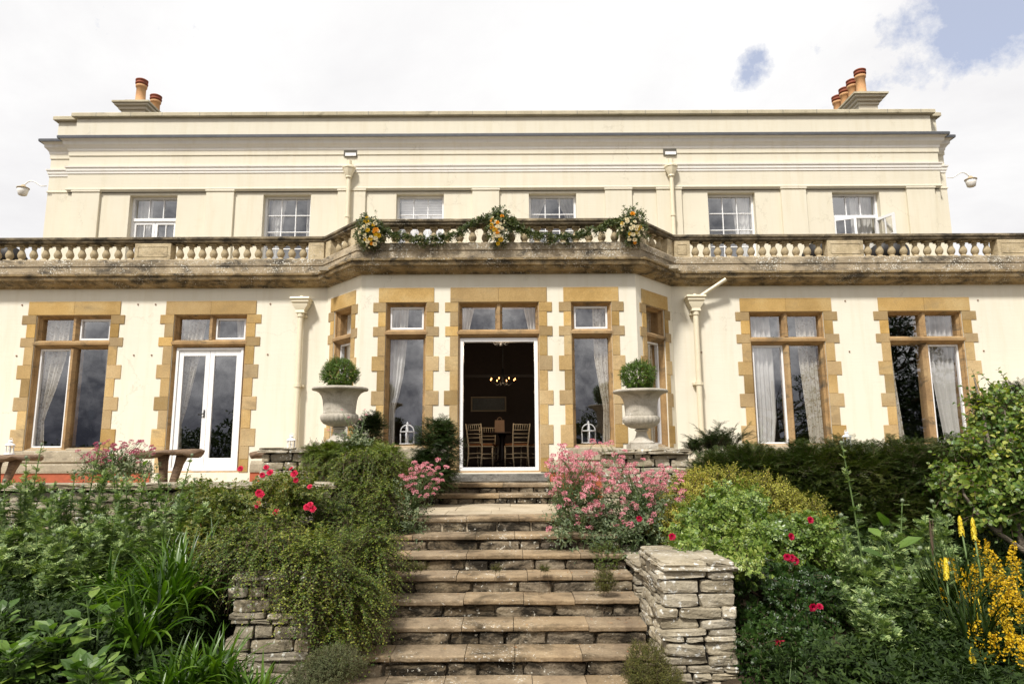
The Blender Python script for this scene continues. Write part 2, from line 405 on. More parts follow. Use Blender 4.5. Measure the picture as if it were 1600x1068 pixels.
def curtain_mesh(mb, fr, d, edges, folds=7, amp=.025):
    """edges = [(z, uL, uR)...] from top to bottom"""
    zs = np.linspace(edges[0][0], edges[-1][0], 26); E = np.array(edges)[::-1]
    L = np.interp(zs, E[:, 0], E[:, 1]); Rr = np.interp(zs, E[:, 0], E[:, 2]); n = folds*8
    ph = random.uniform(0, 6); vs = []
    for z, a, b in zip(zs, L, Rr):
        for j in range(n+1):
            s = j/n; q = s+.02*math.sin(7*s+ph+z*.6)
            vs.append(fr.pt(a+(b-a)*s, d+amp*math.sin(2*math.pi*folds*q+ph)+.012*math.sin(19*q+z), z))
    mb.add(vs, [(i*(n+1)+j, (i+1)*(n+1)+j, (i+1)*(n+1)+j+1, i*(n+1)+j+1) for i in range(25) for j in range(n)])
def cloth(name, c, tr=.35, pattern=None):
    m, t = newmat(name)
    col = t.mix(t.noise(t.co, 6, 4), tuple(x*.86 for x in c), c)
    if pattern: col = t.mix(t.ramp(t.noise(t.co, 14, 2, .5, 1.5), [(.55, 0), (.6, .8)]), col, pattern)
    t.set(t.b.inputs['Base Color'], col); t.b.inputs['Roughness'].default_value = .9
    ts = t.n('ShaderNodeBsdfTranslucent'); t.set(ts.inputs[0], col)
    mx = t.n('ShaderNodeMixShader'); mx.inputs[0].default_value = tr
    t.nt.links.new(t.b.outputs[0], mx.inputs[1]); t.nt.links.new(ts.outputs[0], mx.inputs[2]); t.nt.links.new(mx.outputs[0], t.out.inputs[0])
    return m
M_CURT = cloth('white_curtain_cloth', (.85, .84, .80)); M_CURTP = cloth('floral_curtain_cloth', (.74, .70, .60), .3, (.35, .28, .16))
curtains = []
def curtain(fr, d, edges, label, mat=M_CURT, folds=7, amp=.025, group=None):
    mb = MB(); curtain_mesh(mb, fr, d, edges, folds, amp)
    z = min(e[0] for e in edges); r = fr.pt((edges[0][1]+edges[0][2])/2, d, z)
    o = mb.build('curtain', mat, None, r, True); tag(o, label, 'curtain', group)
    return o

def stone_window(fr, c, half, lights, label, frames=(), door=None, zs=ZS, tooth=.10, teethL=True, teethR=True, prot=.012):
    """half = outer half width of the surround"""
    jo = half; ji = half-.165 if lights == 2 else half-.13       # opening half width at the wall face
    if door == 'open': ji = half-.14
    root = MB()
    zb = (ZF-.02 if door else zs)
    # surround blocks
    cuts = sorted({zb, ZH, *[z for t_ in TEETH for z in t_ if z < ZH and z > zb]})
    if cuts[-1]-cuts[-2] < .01: cuts.pop(-2)
    for sgn, on in ((-1, teethL), (1, teethR)):
        for a, b in zip(cuts, cuts[1:]):
            m = (a+b)/2; isT = any(p-.01 < m < q+.01 for p, q in TEETH)
            n = 1 if b-a < .4 else 2
            for k in range(n):
                za = a+(b-a)*k/n; zc = a+(b-a)*(k+1)/n
                ex = tooth*random.uniform(.9, 1.05) if isT and on else 0
                pr = prot+random.uniform(0, .005)
                u0, u1 = sorted((c+sgn*ji, c+sgn*(jo+ex)))
                fbox(root, fr, u0, u1, -pr, .0 if False else .30, za+.0012, zc-.0012)
    nl = 2 if lights == 2 or door else 1
    for k in range(nl):
        a = c-jo+2*jo*k/nl; b = c-jo+2*jo*(k+1)/nl
        fbox(root, fr, a+.001, b-.001, -prot-.004-k*.002, .30, ZH+.0015, 4.62)
    s = hb(root, 'window' if not door else 'french_window', M_OCHRE, label=label); bevelmod(s, .004, 1)
    # moulded reveal
    mo = MB(); fsweep(mo, fr, c-ji, c+ji, zb, ZH, [(-.001, .0), (.0, .018), (.022, .03), (.024, .06), (.05, .095), (.056, .10), (.056, .335)])
    gi = ji-.056
    lw = []
    if lights == 2 and not door or door:
        # mullion above (and below for windows)
        mh = .060
        for (a, b) in (((ZTA, ZH),) if door else ((zb, ZTB), (ZTA, ZH))):
            fprism(mo, fr, [(c-.022, .035), (c+.022, .035), (c+mh, .10), (c+mh, .30), (c-mh, .30), (c-mh, .10)], a, b)
        lw = [(c-gi, c-mh), (c+mh, c+gi)]
    else: lw = [(c-gi, c+gi)]
    # moulded transom
    fprism(mo, fr, [(ZTB-.0, .10), (ZTB+.045, .025), (ZTB+.06, -.018), (ZTB+.105, -.022), (ZTA, .06), (ZTA+.012, .30), (ZTB, .30)], c-ji-.02, c+ji+.02, False)
    o = hb(mo, 'stone_moulding', M_OCHDK, s)
    gl = MB(); fr_mb = MB()
    def pane(a, b, z0, z1, framed, fw=.034):
        if framed:
            for (q0, q1, w0, w1) in ((a, a+fw, z0, z1), (b-fw, b, z0, z1), (a+fw, b-fw, z0, z0+fw), (a+fw, b-fw, z1-fw, z1)):
                fbox(fr_mb, fr, q0, q1, .115, .175, w0, w1)
        gl.add([fr.pt(a+.002, .15, z0+.002), fr.pt(b-.002, .15, z0+.002), fr.pt(b-.002, .15, z1-.002), fr.pt(a+.002, .15, z1-.002)], [(0, 1, 2, 3)])
    for i, (a, b) in enumerate(lw):
        pane(a, b, ZTA+.012, ZH-.056, ('t', i) in frames)
        if not door: pane(a, b, zb+.05, ZTB, ('b', i) in frames)
    if door:
        a, b, z0, z1 = c-gi, c+gi, ZF, ZTB
        fw = .045
        if door == 'open': a, b = c-ji+.02, c+ji-.02; fw = .065
        for (q0, q1, w0, w1) in ((a, a+fw, z0, z1), (b-fw, b, z0, z1), (a+fw, b-fw, z1-fw, z1), (a+fw, b-fw, z0, z0+.06)):
            fbox(fr_mb, fr, q0, q1, .06, .17, w0, w1)
        if door == 'closed':
            for (l0, l1, sg) in ((a+fw+.003, c-.002, -1), (c+.002, b-fw-.003, 1)):
                st = .085; zz0, zz1 = z0+.065, z1-fw-.004
                for (q0, q1, w0, w1) in ((l0, l0+st, zz0, zz1), (l1-st, l1, zz0, zz1), (l0+st, l1-st, zz0, zz0+.17), (l0+st, l1-st, zz1-.10, zz1)):
                    lf = fbox(fr_mb, fr, q0, q1, .085, .135, w0, w1)
                gl.add([fr.pt(l0+st-.01, .11, zz0+.16), fr.pt(l1-st+.01, .11, zz0+.16), fr.pt(l1-st+.01, .11, zz1-.09), fr.pt(l0+st-.01, .11, zz1-.09)], [(0, 1, 2, 3)])
            hd = MB(); hd.tube([fr.pt(c-.045, .085, 2.52), fr.pt(c-.045, .05, 2.52), fr.pt(c-.14, .045, 2.50)], .010, 8)
            hd.tube([fr.pt(c-.045, .083, 2.45), fr.pt(c-.045, .078, 2.59)], .014, 8)
            hb(hd, 'door_handle', M_BLACK, s, True)
    if fr_mb.n: bevelmod(hb(fr_mb, 'white_frame', M_WHITE, s), .005, 2)
    hb(gl, 'glass', M_GLASS, s)
    if not door:
        si = MB(); fprism(si, fr, [(zb+.02, .30), (zb+.05, .10), (zb-.02, -.04), (zb-.20, -.05), (zb-.23, -.01), (zb-.23, .30)], c-jo+.03, c+jo-.03, False)
        hb(si, 'sill', M_SILL, s)
    return (c-ji+.002, c+ji-.002, zb, ZH), (c, gi, lw)

W_X = dict(A=-7.955, B=-5.40, G=5.37, H=7.97)
def uW(x): return x+17
def uE(x): return x-WC
hW, iA = [], {}
h, iA['A'] = stone_window(FW, uW(W_X['A']), .86, 2, 'tall four light stone mullioned window left of the french doors', {('t', 1), ('b', 0)}); hW.append(h)
h, iA['B'] = stone_window(FW, uW(W_X['B']), .845, 2, 'closed white french doors below two small lights in an ochre stone surround', {('t', 1)}, 'closed'); hW.append(h)
h2, iA['X'] = stone_window(FW, uW(-10.9), .86, 2, None, {('t', 1)}); hW.append(h2)
hE = []
h, iA['G'] = stone_window(FE, uE(W_X['G']), .86, 2, 'four light stone mullioned window with white curtains drawn to both sides', {('b', 0)}); hE.append(h)
h, iA['H'] = stone_window(FE, uE(W_X['H']), .86, 2, 'darkest four light stone mullioned window, behind the leafy shrub', {('b', 1)}); hE.append(h)
h, iA['D'] = stone_window(FB, BC-1.60, .48, 1, 'narrow stone window of the bay, left of the open doorway', {('t', 0)}, tooth=.09); hB = [h]
h, iA['P'] = stone_window(FB, BC+.0, .837, 2, 'open doorway with white frame under two small lights', set(), 'open', tooth=.09); hB.append(h)
h, iA['E'] = stone_window(FB, BC+1.605, .48, 1, 'narrow stone window of the bay, right of the open doorway', {('t', 0)}, tooth=.09); hB.append(h)
h, iA['C'] = stone_window(FBL, FBL.L/2, .46, 1, 'stone window in the slanting left side of the bay', {('b', 0)}, tooth=.08); hC = [h]
h, iA['F'] = stone_window(FBR, FBR.L/2, .46, 1, 'stone window in the slanting right side of the bay', {('b', 0)}, tooth=.08); hF = [h]
mb = MB()
wall(mb, FW, ZT-.3, ZTOP, hW); wall(mb, FE, ZT-.3, ZTOP, hE); wall(mb, FB, ZT-.3, ZTOP, hB); wall(mb, FBL, ZT-.3, ZTOP, hC); wall(mb, FBR, ZT-.3, ZTOP, hF)
hb(mb, 'lower_wall', M_CREAM)
PATH = [(-17, YW), (-WC, YW), (-BC, YB), (BC, YB), (WC, YW), (17, YW)]
# red plinth with stone ledge, broken at the two doors
for name, a, b in (('l', [(-17, YW), (-6.3, YW)], 0), ('m', [(-4.5, YW), (-WC, YW), (-BC, YB), (-.84, YB)], 0), ('r', [(.84, YB), (BC, YB), (WC, YW), (3.9, YW)], 0)):
    mb = MB(); psweep(mb, a, [(.035, ZT-.05), (.035, 1.46), (.0, 1.46)]); hb(mb, 'red_plinth', M_RED)
    mb = MB(); psweep(mb, a, [(.0, 1.461), (.055, 1.461), (.06, 1.50), (.05, 1.60), (.0, 1.66)]); hb(mb, 'plinth_ledge', M_SILL)
# cornice + blocking course
mb = MB(); psweep(mb, PATH, [(0, 4.86), (.03, 4.86), (.05, 4.885), (.16, 4.90), (.20, 4.93), (.21, 4.955), (.255, 4.965), (.27, 5.0), (.262, 5.03), (.30, 5.04), (.305, 5.075), (.16, 5.10)])
hb(mb, 'balcony_cornice', M_CORN, label='moulded stone cornice along the balcony, blackened and lichened')
mb = MB(); psweep(mb, PATH, [(.15, 5.05), (.15, 5.25), (.165, 5.255), (.165, 5.365), (.15, 5.385), (-.22, 5.385), (-.22, 5.1)])
hb(mb, 'blocking_course', M_BAL)
mb = MB()
for x0, x1, y0, y1 in ((-17, 17, YW+.1, YU+.2), (-WC, WC, YB+.3, YW+.1)): mb.box(x0, x1, y0, y1, 5.03, 5.10 if x1 > 4 else 5.098)
hb(mb, 'balcony_floor', M_SILL)
# balustrade
RZ = 5.715
mb = MB(); psweep(mb, PATH, [(-.10, RZ), (.10, RZ), (.125, RZ+.02), (.125, RZ+.05), (.15, RZ+.065), (.15, RZ+.10), (.10, RZ+.125), (-.10, RZ+.125), (-.15, RZ+.10), (-.15, RZ+.065), (-.125, RZ+.05), (-.125, RZ+.02)], True)
rail = hb(mb, 'balustrade', M_RAIL, label='stone handrail of the balustrade, black with lichen')
BO = -.005   # baluster axis offset from wall plane (outward)
def pedestal(fr, u0, u1, dd=.0):
    mb = MB(); z0, z1 = 5.386, RZ-.001
    fbox(mb, fr, u0, u1, -.11+dd, .10, z0, z1)
    for (a, b, c, d) in ((u0+.06, u1-.06, z1-.075, z1-.06), (u0+.06, u1-.06, z0+.06, z0+.075), (u0+.06, u0+.075, z0+.075, z1-.075), (u1-.075, u1-.06, z0+.075, z1-.075)):
        if u1-u0 > .3: fbox(mb, fr, a, b, -.118+dd, -.112+dd, c, d)
    bevelmod(hb(mb, 'pedestal', M_BALU, rail), .006, 1)
bp = [(.070, 0), (.070, .035), (.058, .04), (.05, .05), (.042, .06), (.05, .075), (.066, .105), (.072, .135), (.066, .165), (.05, .20), (.038, .235), (.036, .255), (.048, .262), (.048, .275), (.040, .28), (.05, .295), (.068, .30), (.068, .33)]
mbp = MB(); mbp.lathe(bp[2:-2], n=16); mbp.box(-.07, .07, -.07, .07, 0, .036); mbp.box(-.066, .066, -.066, .066, .298, .3285)
proto_b = None
def baluster(fr, u):
    global proto_b
    p = fr.pt(u, -BO, 5.3855); loc = (p[0]-HR[0], p[1]-HR[1], p[2]-HR[2])
    rz = math.atan2(fr.u.y, fr.u.x)
    if proto_b is None: proto_b = mbp.build('baluster', M_BALU, rail, (0, 0, 0), True, loc); o = proto_b; mod = o.modifiers.new('e', 'EDGE_SPLIT'); mod.split_angle = R(50)
    else: o = proto_b.copy(); COL.objects.link(o); o.parent = rail; o.location = loc
    o.rotation_euler.z = rz
def run(fr, ua, ub, n):
    for k in range(n): baluster(fr, ua+(ub-ua)*(k+.5)/n)
sc = 12.45/12.4
pedL = [(-11.0, -10.35), (-6.87, -6.19), (-3.60, -3.30)]
for a, b in pedL: pedestal(FW, uW(a), uW(b))
run(FW, uW(-10.33), uW(-6.89), 15); run(FW, uW(-6.17), uW(-3.62), 12); run(FW, uW(-12.8), uW(-11.0), 8)
pedR = [(3.30, 3.60), (6.20, 6.88), (9.42, 10.1)]
for a, b in pedR: pedestal(FE, uE(a), uE(b))
run(FE, uE(3.62), uE(6.18), 12); run(FE, uE(6.9), uE(9.4), 11); run(FE, uE(10.1), uE(12.5), 10)
pedestal(FBL, .07, .26); pedestal(FBL, 1.03, FBL.L-.02); pedestal(FBR, .02, .24); pedestal(FBR, FBR.L-.26, FBR.L-.07)
run(FBL, .28, 1.02, 3); run(FBR, .25, FBR.L-.28, 3)
pedestal(FB, .03, .24); pedestal(FB, FB.L-.24, FB.L-.03)
for k in range(19): baluster(FB, .34+(FB.L-.68)*k/18)

# ------------------------------------------------------------------ upper storey
UX0, UX1, CX0, CX1 = -10.2, 10.08, -9.68, 9.85
UPATH = [(UX0, 21), (UX0, YU+.16), (CX0, YU+.16), (CX0, YU), (CX1, YU), (CX1, YU+.16), (UX1, YU+.16), (UX1, 21)]
FU = Frame((CX0, YU+.06), (CX1, YU+.06))
UW_ = [-7.75, -4.77, -1.80, 1.16, 5.16, 7.95]; HWU = .53
def uu(x): return x-CX0
holes = []
for i, x in enumerate(UW_):
    fd = i in (0, 5); holes.append((uu(x-HWU), uu(x+HWU), 5.15 if fd else 5.85, 7.50))
mb = MB(); wall(mb, FU, 5.0, 7.56, holes, .4); hb(mb, 'upper_wall', M_CREAM2)
mb = MB(); psweep(mb, [(UX0, 21), (UX0, YU+.16), (CX0, YU+.16), (CX0, YU+.06)], [(0, 5), (0, 7.6)]); hb(mb, 'side_wall', M_CREAM2); mb = MB(); psweep(mb, [(CX1, YU+.06), (CX1, YU+.16), (UX1, YU+.16), (UX1, 21)], [(0, 5), (0, 7.6)]); hb(mb, 'side_wall', M_CREAM2)
mb = MB()
pil = [(-9.55, -8.93), (-6.56, -5.94), (-3.63, -3.01), (-.63, -.03), (2.33, 2.93), (3.48, 4.04), (6.26, 6.82), (9.07, 9.70)]
for a, b in pil:
    mb2 = MB(); mb2.box(a, b, YU+.002, YU+.06, 5.05, 7.555); mb2.box(a-.015, b+.015, YU-.018, YU+.06, 7.555, 7.60)
    bevelmod(hb(mb2, 'pilaster', M_CREAM2), .006, 1)
# outer bays are set back a little: wall face pieces beyond the last pilasters
mb = MB(); psweep(mb, UPATH, [(-.02, 7.56), (.0, 7.60), (.018, 7.605), (.018, 7.63), (0, 7.645), (0, 7.98)]); hb(mb, 'frieze_band', M_CREAM2)
mb = MB(); psweep(mb, UPATH, [(0, 7.98), (.015, 7.983), (.018, 8.035), (.032, 8.042), (.036, 8.095), (.055, 8.115), (.06, 8.145), (0, 8.16)]); hb(mb, 'string_moulding', M_TRIM)
mb = MB(); psweep(mb, UPATH, [(0, 8.16), (0, 8.40), (.02, 8.405), (.02, 8.50)]); hb(mb, 'frieze', M_CREAM2)
mb = MB(); psweep(mb, UPATH, [(.02, 8.50), (.035, 8.52), (.04, 8.56), (.075, 8.61), (.105, 8.635), (.11, 8.65), (.115, 8.71), (.14, 8.725), (.165, 8.752)]); hb(mb, 'cornice', M_TRIM, label='pale moulded cornice below the roof parapet')
mb = MB(); psweep(mb, UPATH, [(.165, 8.753), (.195, 8.748), (.20, 8.80), (.18, 8.82), (0, 8.87), (-.06, 8.88)]); hb(mb, 'lead_flashing', M_LEAD)
mb = MB(); psweep(mb, UPATH, [(-.05, 8.84), (-.05, 9.34), (-.10, 9.34)]); hb(mb, 'parapet', M_CREAM2)
mb = MB(); mcop = mb; psweep(mb, UPATH, [(-.4, 9.335), (.02, 9.335), (.035, 9.35), (.035, 9.425), (-.0, 9.45), (-.4, 9.47)], True)
cop = hb(mb, 'parapet_coping', M_SILL)
M_COP = stone('parapet_coping_stone', [(.3, (.40, .35, .24)), (.6, (.56, .50, .36)), (.8, (.62, .56, .42))], 2, dark=(.16, .14, .09), dk=(.56, .72), island=.0, bump=.6)
cop.data.materials[0] = M_COP
mb = MB()
for k in range(25): x = -9.2+.78*k+random.uniform(-.05, .05); mb.box(x, x+.008, YU-.037, YU-.034, 9.34, 9.43)
hb(mb, 'coping_joints', M_LEAD)
mb = MB(); mb.box(UX0+.05, UX1-.05, YU+.1, 20.9, 8.70, 8.78); hb(mb, 'roof', M_LEAD)

# upper windows
def upper_window(i, x, label):
    fd = i in (0, 5); z0, z1 = (5.15 if fd else 5.85), 7.50; a, b = uu(x-HWU), uu(x+HWU); D0, D1 = .15, .21
    f = MB(); g = MB(); ow = .05
    def bars(u0, u1, w0, w1, cols, rows, bw=.022, dd=0):
        for k in range(1, cols): q = u0+(u1-u0)*k/cols; fbox(f, FU, q-bw/2, q+bw/2, D0+.008+dd, D1-.008, w0, w1)
        for k in range(1, rows): q = w0+(w1-w0)*k/rows; fbox(f, FU, u0, u1, D0+.011+dd, D1-.011, q-bw/2, q+bw/2)
        g.add([FU.pt(u0, .18, w0), FU.pt(u1, .18, w0), FU.pt(u1, .18, w1), FU.pt(u0, .18, w1)], [(0, 1, 2, 3)])
    for q in ((a, a+ow, z0, z1), (b-ow, b, z0, z1), (a+ow, b-ow, z0, z0+ow), (a+ow, b-ow, z1-ow, z1)): fbox(f, FU, q[0], q[1], D0-.02, D1+.02, q[2], q[3])
    if fd:
        zt = 6.93; fbox(f, FU, a+ow, b-ow, D0-.03, D1, zt, zt+.07); bars(a+ow, b-ow, zt+.07, z1-ow, 3, 1)
    else: bars(a+ow, b-ow, z0+ow, z1-ow, 3, 4)
    casem = []
    if i == 0:
        m = (a+b)/2
        for l0, l1 in ((a+ow, m-.002), (m+.002, b-ow)):
            for q in ((l0, l0+.06, z0+ow, 6.93), (l1-.06, l1, z0+ow, 6.93), (l0+.06, l1-.06, z0+ow, z0+ow+.1), (l0+.06, l1-.06, 6.86, 6.93)): fbox(f, FU, q[0], q[1], D0, D1-.01, q[2], q[3])
            bars(l0+.06, l1-.06, z0+ow+.1, 6.86, 2, 4)
    wn = hb(f, 'upper_window', M_WHITE, label=label)
    bevelmod(wn, .004, 1)
    hb(g, 'glass', M_GLASS, wn)
    if i == 5:   # two open casements swinging outwards
        for px_, ang in ((a+ow, -62), (b-ow, 180+62)):
            hp = Vector(FU.pt(px_, D0-.005, 0)); th = R(ang if px_ < (a+b)/2 else ang); dr = Vector((math.cos(th), math.sin(th), 0))
            if px_ < (a+b)/2: dr = Vector((math.cos(R(-25)), math.sin(R(-25)), 0))
            else: dr = Vector((math.cos(R(-68)), math.sin(R(-68)), 0))
            cf = Frame((hp.x, hp.y), (hp.x+dr.x, hp.y+dr.y)); W = .46; ff = MB(); gg = MB(); zb, zt = z0+ow, 6.92
            for q in ((0, .05, zb, zt), (W-.05, W, zb, zt), (.05, W-.05, zb, zb+.08), (.05, W-.05, zt-.06, zt)): fbox(ff, cf, q[0], q[1], -.02, .02, q[2], q[3])
            fbox(ff, cf, W/2-.01, W/2+.01, -.012, .012, zb+.08, zt-.06)
            for k in range(1, 4): zz = zb+.08+(zt-zb-.14)*k/4; fbox(ff, cf, .05, W-.05, -.014, .014, zz-.01, zz+.01)
            gg.add([cf.pt(.04, 0, zb+.06), cf.pt(W-.04, 0, zb+.06), cf.pt(W-.04, 0, zt-.04), cf.pt(.04, 0, zt-.04)], [(0, 1, 2, 3)])
            cs = hb(ff, 'casement', M_WHITE, wn)
            gg2 = gg; gg2v = np.concatenate(gg.v); cs_g = MB(); 
            ff2 = hb(gg, 'casement_glass', M_GLASS, wn)
ulab = ['upper window with white glazed doors below its top lights, leftmost upstairs', 'upstairs window of small panes, second from the left', 'upstairs window with a lowered white blind', 'upstairs window with curtains tied to both sides, above the right swag of the garland',
        'upstairs window of small panes right of the bay', 'upstairs window with two casements standing open']
for i, x in enumerate(UW_): upper_window(i, x, ulab[i])
def uc(i, e, lab, folds=4): return curtain(FU, .33, [(z, uu(UW_[i]+a), uu(UW_[i]+b)) for z, a, b in e], lab, folds=folds, amp=.02)
uc(0, [(7.5, -.5, -.16), (5.2, -.5, -.2)], 'white net curtain at the left of the leftmost upstairs window')
uc(1, [(7.5, -.46, -.12), (6.6, -.46, -.2), (5.9, -.46, -.22)], 'white curtain at the left of the second upstairs window')
uc(1, [(7.5, .34, .52), (5.9, .36, .52)], 'narrow white curtain at the right of the second upstairs window', 2)
uc(3, [(7.5, -.5, -.12), (6.9, -.5, -.36), (6.0, -.5, -.38)], 'short white curtain tied left, upstairs above the doorway')
uc(3, [(7.5, .1, .52), (6.9, .36, .52), (6.0, .38, .52)], 'short white curtain tied right, upstairs above the doorway')
uc(4, [(7.5, .12, .5), (6.6, .18, .5), (5.9, .22, .5)], 'white curtain right in the upstairs window just right of the bay')
uc(4, [(7.5, -.52, -.42), (5.9, -.52, -.44)], 'thin white curtain left in the upstairs window just right of the bay', 2)
uc(5, [(7.5, .02, .5), (5.2, .0, .5)], 'pale grey curtain inside the open upstairs casements', 5)
mb = MB()
for k in range(22): z = 7.44-.065*k; fbox(mb, FU, uu(-1.80-.46), uu(-1.80+.46), .29, .293+.02, z-.056, z)
bl = mb.build('venetian_blind', M_WHITE, None, (-1.8, YU+.35, 6.0)); tag(bl, 'white slatted blind drawn down behind an upstairs window', 'blind')

# ground floor curtains
def gc(key, fr, e, lab, folds=6, mat=M_CURT, d=.25): c = iA[key][0]; return curtain(fr, d, [(z, c+a, c+b) for z, a, b in e], lab, mat, folds)
T = 4.45
gc('A', FW, [(T, -.66, -.20), (3.6, -.66, -.22), (3.0, -.66, -.36), (2.55, -.66, -.50), (2.4, -.66, -.53), (1.6, -.68, -.46)], 'white curtain tied back in the leftmost ground floor window', 5, M_CURTP)
gc('A', FW, [(T, .52, .72), (2.6, .56, .72), (1.6, .6, .72)], 'narrow sheer curtain at the right edge of the leftmost ground floor window', 3)
gc('B', FW, [(T, -.64, -.16), (3.6, -.62, -.28), (2.6, -.62, -.47), (2.35, -.62, -.54), (1.5, -.62, -.50)], 'white curtain tied back behind the closed french doors', 5, M_CURTP)
gc('B', FW, [(T, .38, .66), (3.4, .46, .66), (2.6, .56, .66), (1.5, .58, .66)], 'narrow white curtain at the right of the closed french doors', 3)
gc('C', FBL, [(T, -.34, .0), (2.5, -.34, -.15), (1.5, -.34, -.05)], 'curtain behind the slanting left window of the bay', 4)
gc('D', FB, [(T, -.36, .02), (3.6, -.36, -.02), (3.1, -.36, -.07), (2.75, -.36, -.14), (2.55, -.36, -.20), (1.6, -.36, -.20)], 'long white curtain tied back left of the open doorway', 5, M_CURT)
gc('E', FB, [(T, .04, .36), (3.4, .06, .36), (2.75, .16, .36), (2.55, .2, .36), (1.6, .16, .36)], 'long pale floral curtain tied back right of the open doorway', 5, M_CURTP)
gc('F', FBR, [(T, -.34, .02), (3.4, -.34, -.02), (2.5, -.3, -.12), (1.5, -.34, 0)], 'curtain behind the slanting right window of the bay', 4)
gc('G', FE, [(T, -.68, -.24), (3.4, -.66, -.2), (2.4, -.66, -.2), (1.6, -.66, -.3)], 'white curtain hanging left in the right wing window nearest the bay', 5)
gc('G', FE, [(T, .24, .68), (3.4, .28, .68), (2.6, .34, .68), (1.6, .40, .68)], 'white floral edged curtain hanging right in the right wing window nearest the bay', 5, M_CURTP)
gc('H', FE, [(T, -.72, -.56), (3.2, -.72, -.52), (1.6, -.72, -.4)], 'narrow floral curtain edge left in the rightmost ground floor window', 2, M_CURTP)
gc('H', FE, [(T, .14, .64), (3.4, .16, .62), (2.4, .26, .6), (1.6, .34, .62)], 'pale heavy curtain right in the rightmost ground floor window', 5)
gc('P', FB, [(T, -.66, -.40), (4.0, -.66, -.50), (3.7, -.66, -.56)], 'white sheer at the left of the lights over the doorway', 3)
gc('P', FB, [(T, .40, .66), (4.0, .5, .66), (3.7, .56, .66)], 'white sheer at the right of the lights over the doorway', 3)

# rooms
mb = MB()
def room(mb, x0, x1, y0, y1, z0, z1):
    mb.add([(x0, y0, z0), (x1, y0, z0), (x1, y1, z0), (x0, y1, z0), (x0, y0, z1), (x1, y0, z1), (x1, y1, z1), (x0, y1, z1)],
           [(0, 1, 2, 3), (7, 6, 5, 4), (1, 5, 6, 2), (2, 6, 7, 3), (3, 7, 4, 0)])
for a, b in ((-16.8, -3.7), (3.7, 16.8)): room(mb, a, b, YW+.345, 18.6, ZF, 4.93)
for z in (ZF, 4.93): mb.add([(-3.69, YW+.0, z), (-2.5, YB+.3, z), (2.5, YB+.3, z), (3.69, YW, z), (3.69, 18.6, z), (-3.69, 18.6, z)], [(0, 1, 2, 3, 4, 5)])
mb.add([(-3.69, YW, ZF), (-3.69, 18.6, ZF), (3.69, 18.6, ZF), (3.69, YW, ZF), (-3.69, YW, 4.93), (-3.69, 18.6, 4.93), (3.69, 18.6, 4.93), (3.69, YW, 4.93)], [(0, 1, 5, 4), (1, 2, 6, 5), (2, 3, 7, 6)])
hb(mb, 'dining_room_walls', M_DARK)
mb = MB(); room(mb, UX0+.3, UX1-.3, YU+.47, 18.6, 5.11, 8.0); hb(mb, 'bedroom_walls', M_GREYR)
# picture rail in the dark dining room
mb = MB(); mb.box(-3.6, 3.6, 18.54, 18.598, 3.80, 3.88); hb(mb, 'picture_rail', simple('dark_wood_rail', (.035, .025, .02), .5))
# rainwater outlets below the cornice
for x in (-3.37, 3.81):
    mb = MB(); F0 = Frame((x-.15, YU), (x+.15, YU))
    for q in ((0, .3, .0, .02), ): pass
    mb.box(x-.15, x+.15, YU-.024, YU-.02, 8.35, 8.545)
    nb = hb(mb, 'rainwater_outlet', simple('outlet_opening_shade', (.10, .09, .07), .8))  # flat dark plate painted as the shaded inside of the opening
    mb = MB(); mb.box(x-.11, x+.13, YU-.05, YU-.026, 8.36, 8.43); hb(mb, 'sky_gap_panel', M_WHITE, nb)  # white box standing in for bright sky seen through the opening
# upper downpipes
def dp_upper(x):
    mb = MB(); y = YU-.10
    mb.tube([(x, y, 8.22), (x, y, 8.06)], .055, 14)
    mb.lathe([(.13, 0), (.15, .01), (.15, .04), (.13, .06)], (x, y, 8.02), 8)
    mb.lathe([(.055, -.20), (.075, -.2), (.07, -.17), (.13, -.03), (.135, .0)], (x, y, 8.02), 8)
    mb.tube([(x, y, 7.84), (x, y, 5.1)], .045, 14)
    for z in (7.80, 6.9, 6.0): mb.tube([(x, y, z), (x, y, z+.05)], .058, 14)
    hb(mb, 'downpipe', M_PIPE, smooth=True).modifiers.new('e', 'EDGE_SPLIT')
dp_upper(-3.37); dp_upper(3.80)
def dp_lower(x, leader):
    mb = MB(); y = YW-.13
    def ring(z, hw, hd): return [(x-hw, y-hd, z), (x+hw, y-hd, z), (x+hw, y+.11, z), (x-hw, y+.11, z)]
    lv = [(4.64, .17, .12), (4.61, .185, .135), (4.59, .16, .11), (4.55, .16, .11), (4.53, .14, .09), (4.49, .135, .085), (4.40, .075, .06), (4.37, .085, .07), (4.35, .085, .07)]
    vs = [p for l in lv for p in ring(*l)]; n = len(lv)
    mb.add(vs, [(i*4+(j+1) % 4, i*4+j, (i+1)*4+j, (i+1)*4+(j+1) % 4) for i in range(n-1) for j in range(4)]+[(0, 1, 2, 3), tuple((n-1)*4+k for k in (3, 2, 1, 0))])
    mb.tube([(x, y, 4.36), (x, y, 1.05)], .05, 16)
    for z in (4.28, 2.98, 1.7): mb.tube([(x, y, z), (x, y, z+.06)], .064, 16); mb.box(x-.09, x+.09, y+.04, y+.12, z+.01, z+.05)
    if leader: mb.tube([(x+.05, y, 4.60), (x+.56, y-.12, 4.93)], .035, 12)
    mb.lathe([(.04, 0), (.04, .02), (.02, .045)], (x, y, 4.64), 12)
    hb(mb, 'downpipe', M_PIPE, label='painted downpipe with square hopper' + (' and a slanting feeder pipe' if leader else '') + (' right' if leader else ' left') + ' of the bay', smooth=True).modifiers.new('e', 'EDGE_SPLIT')
dp_lower(-3.68, False); dp_lower(3.64, True)
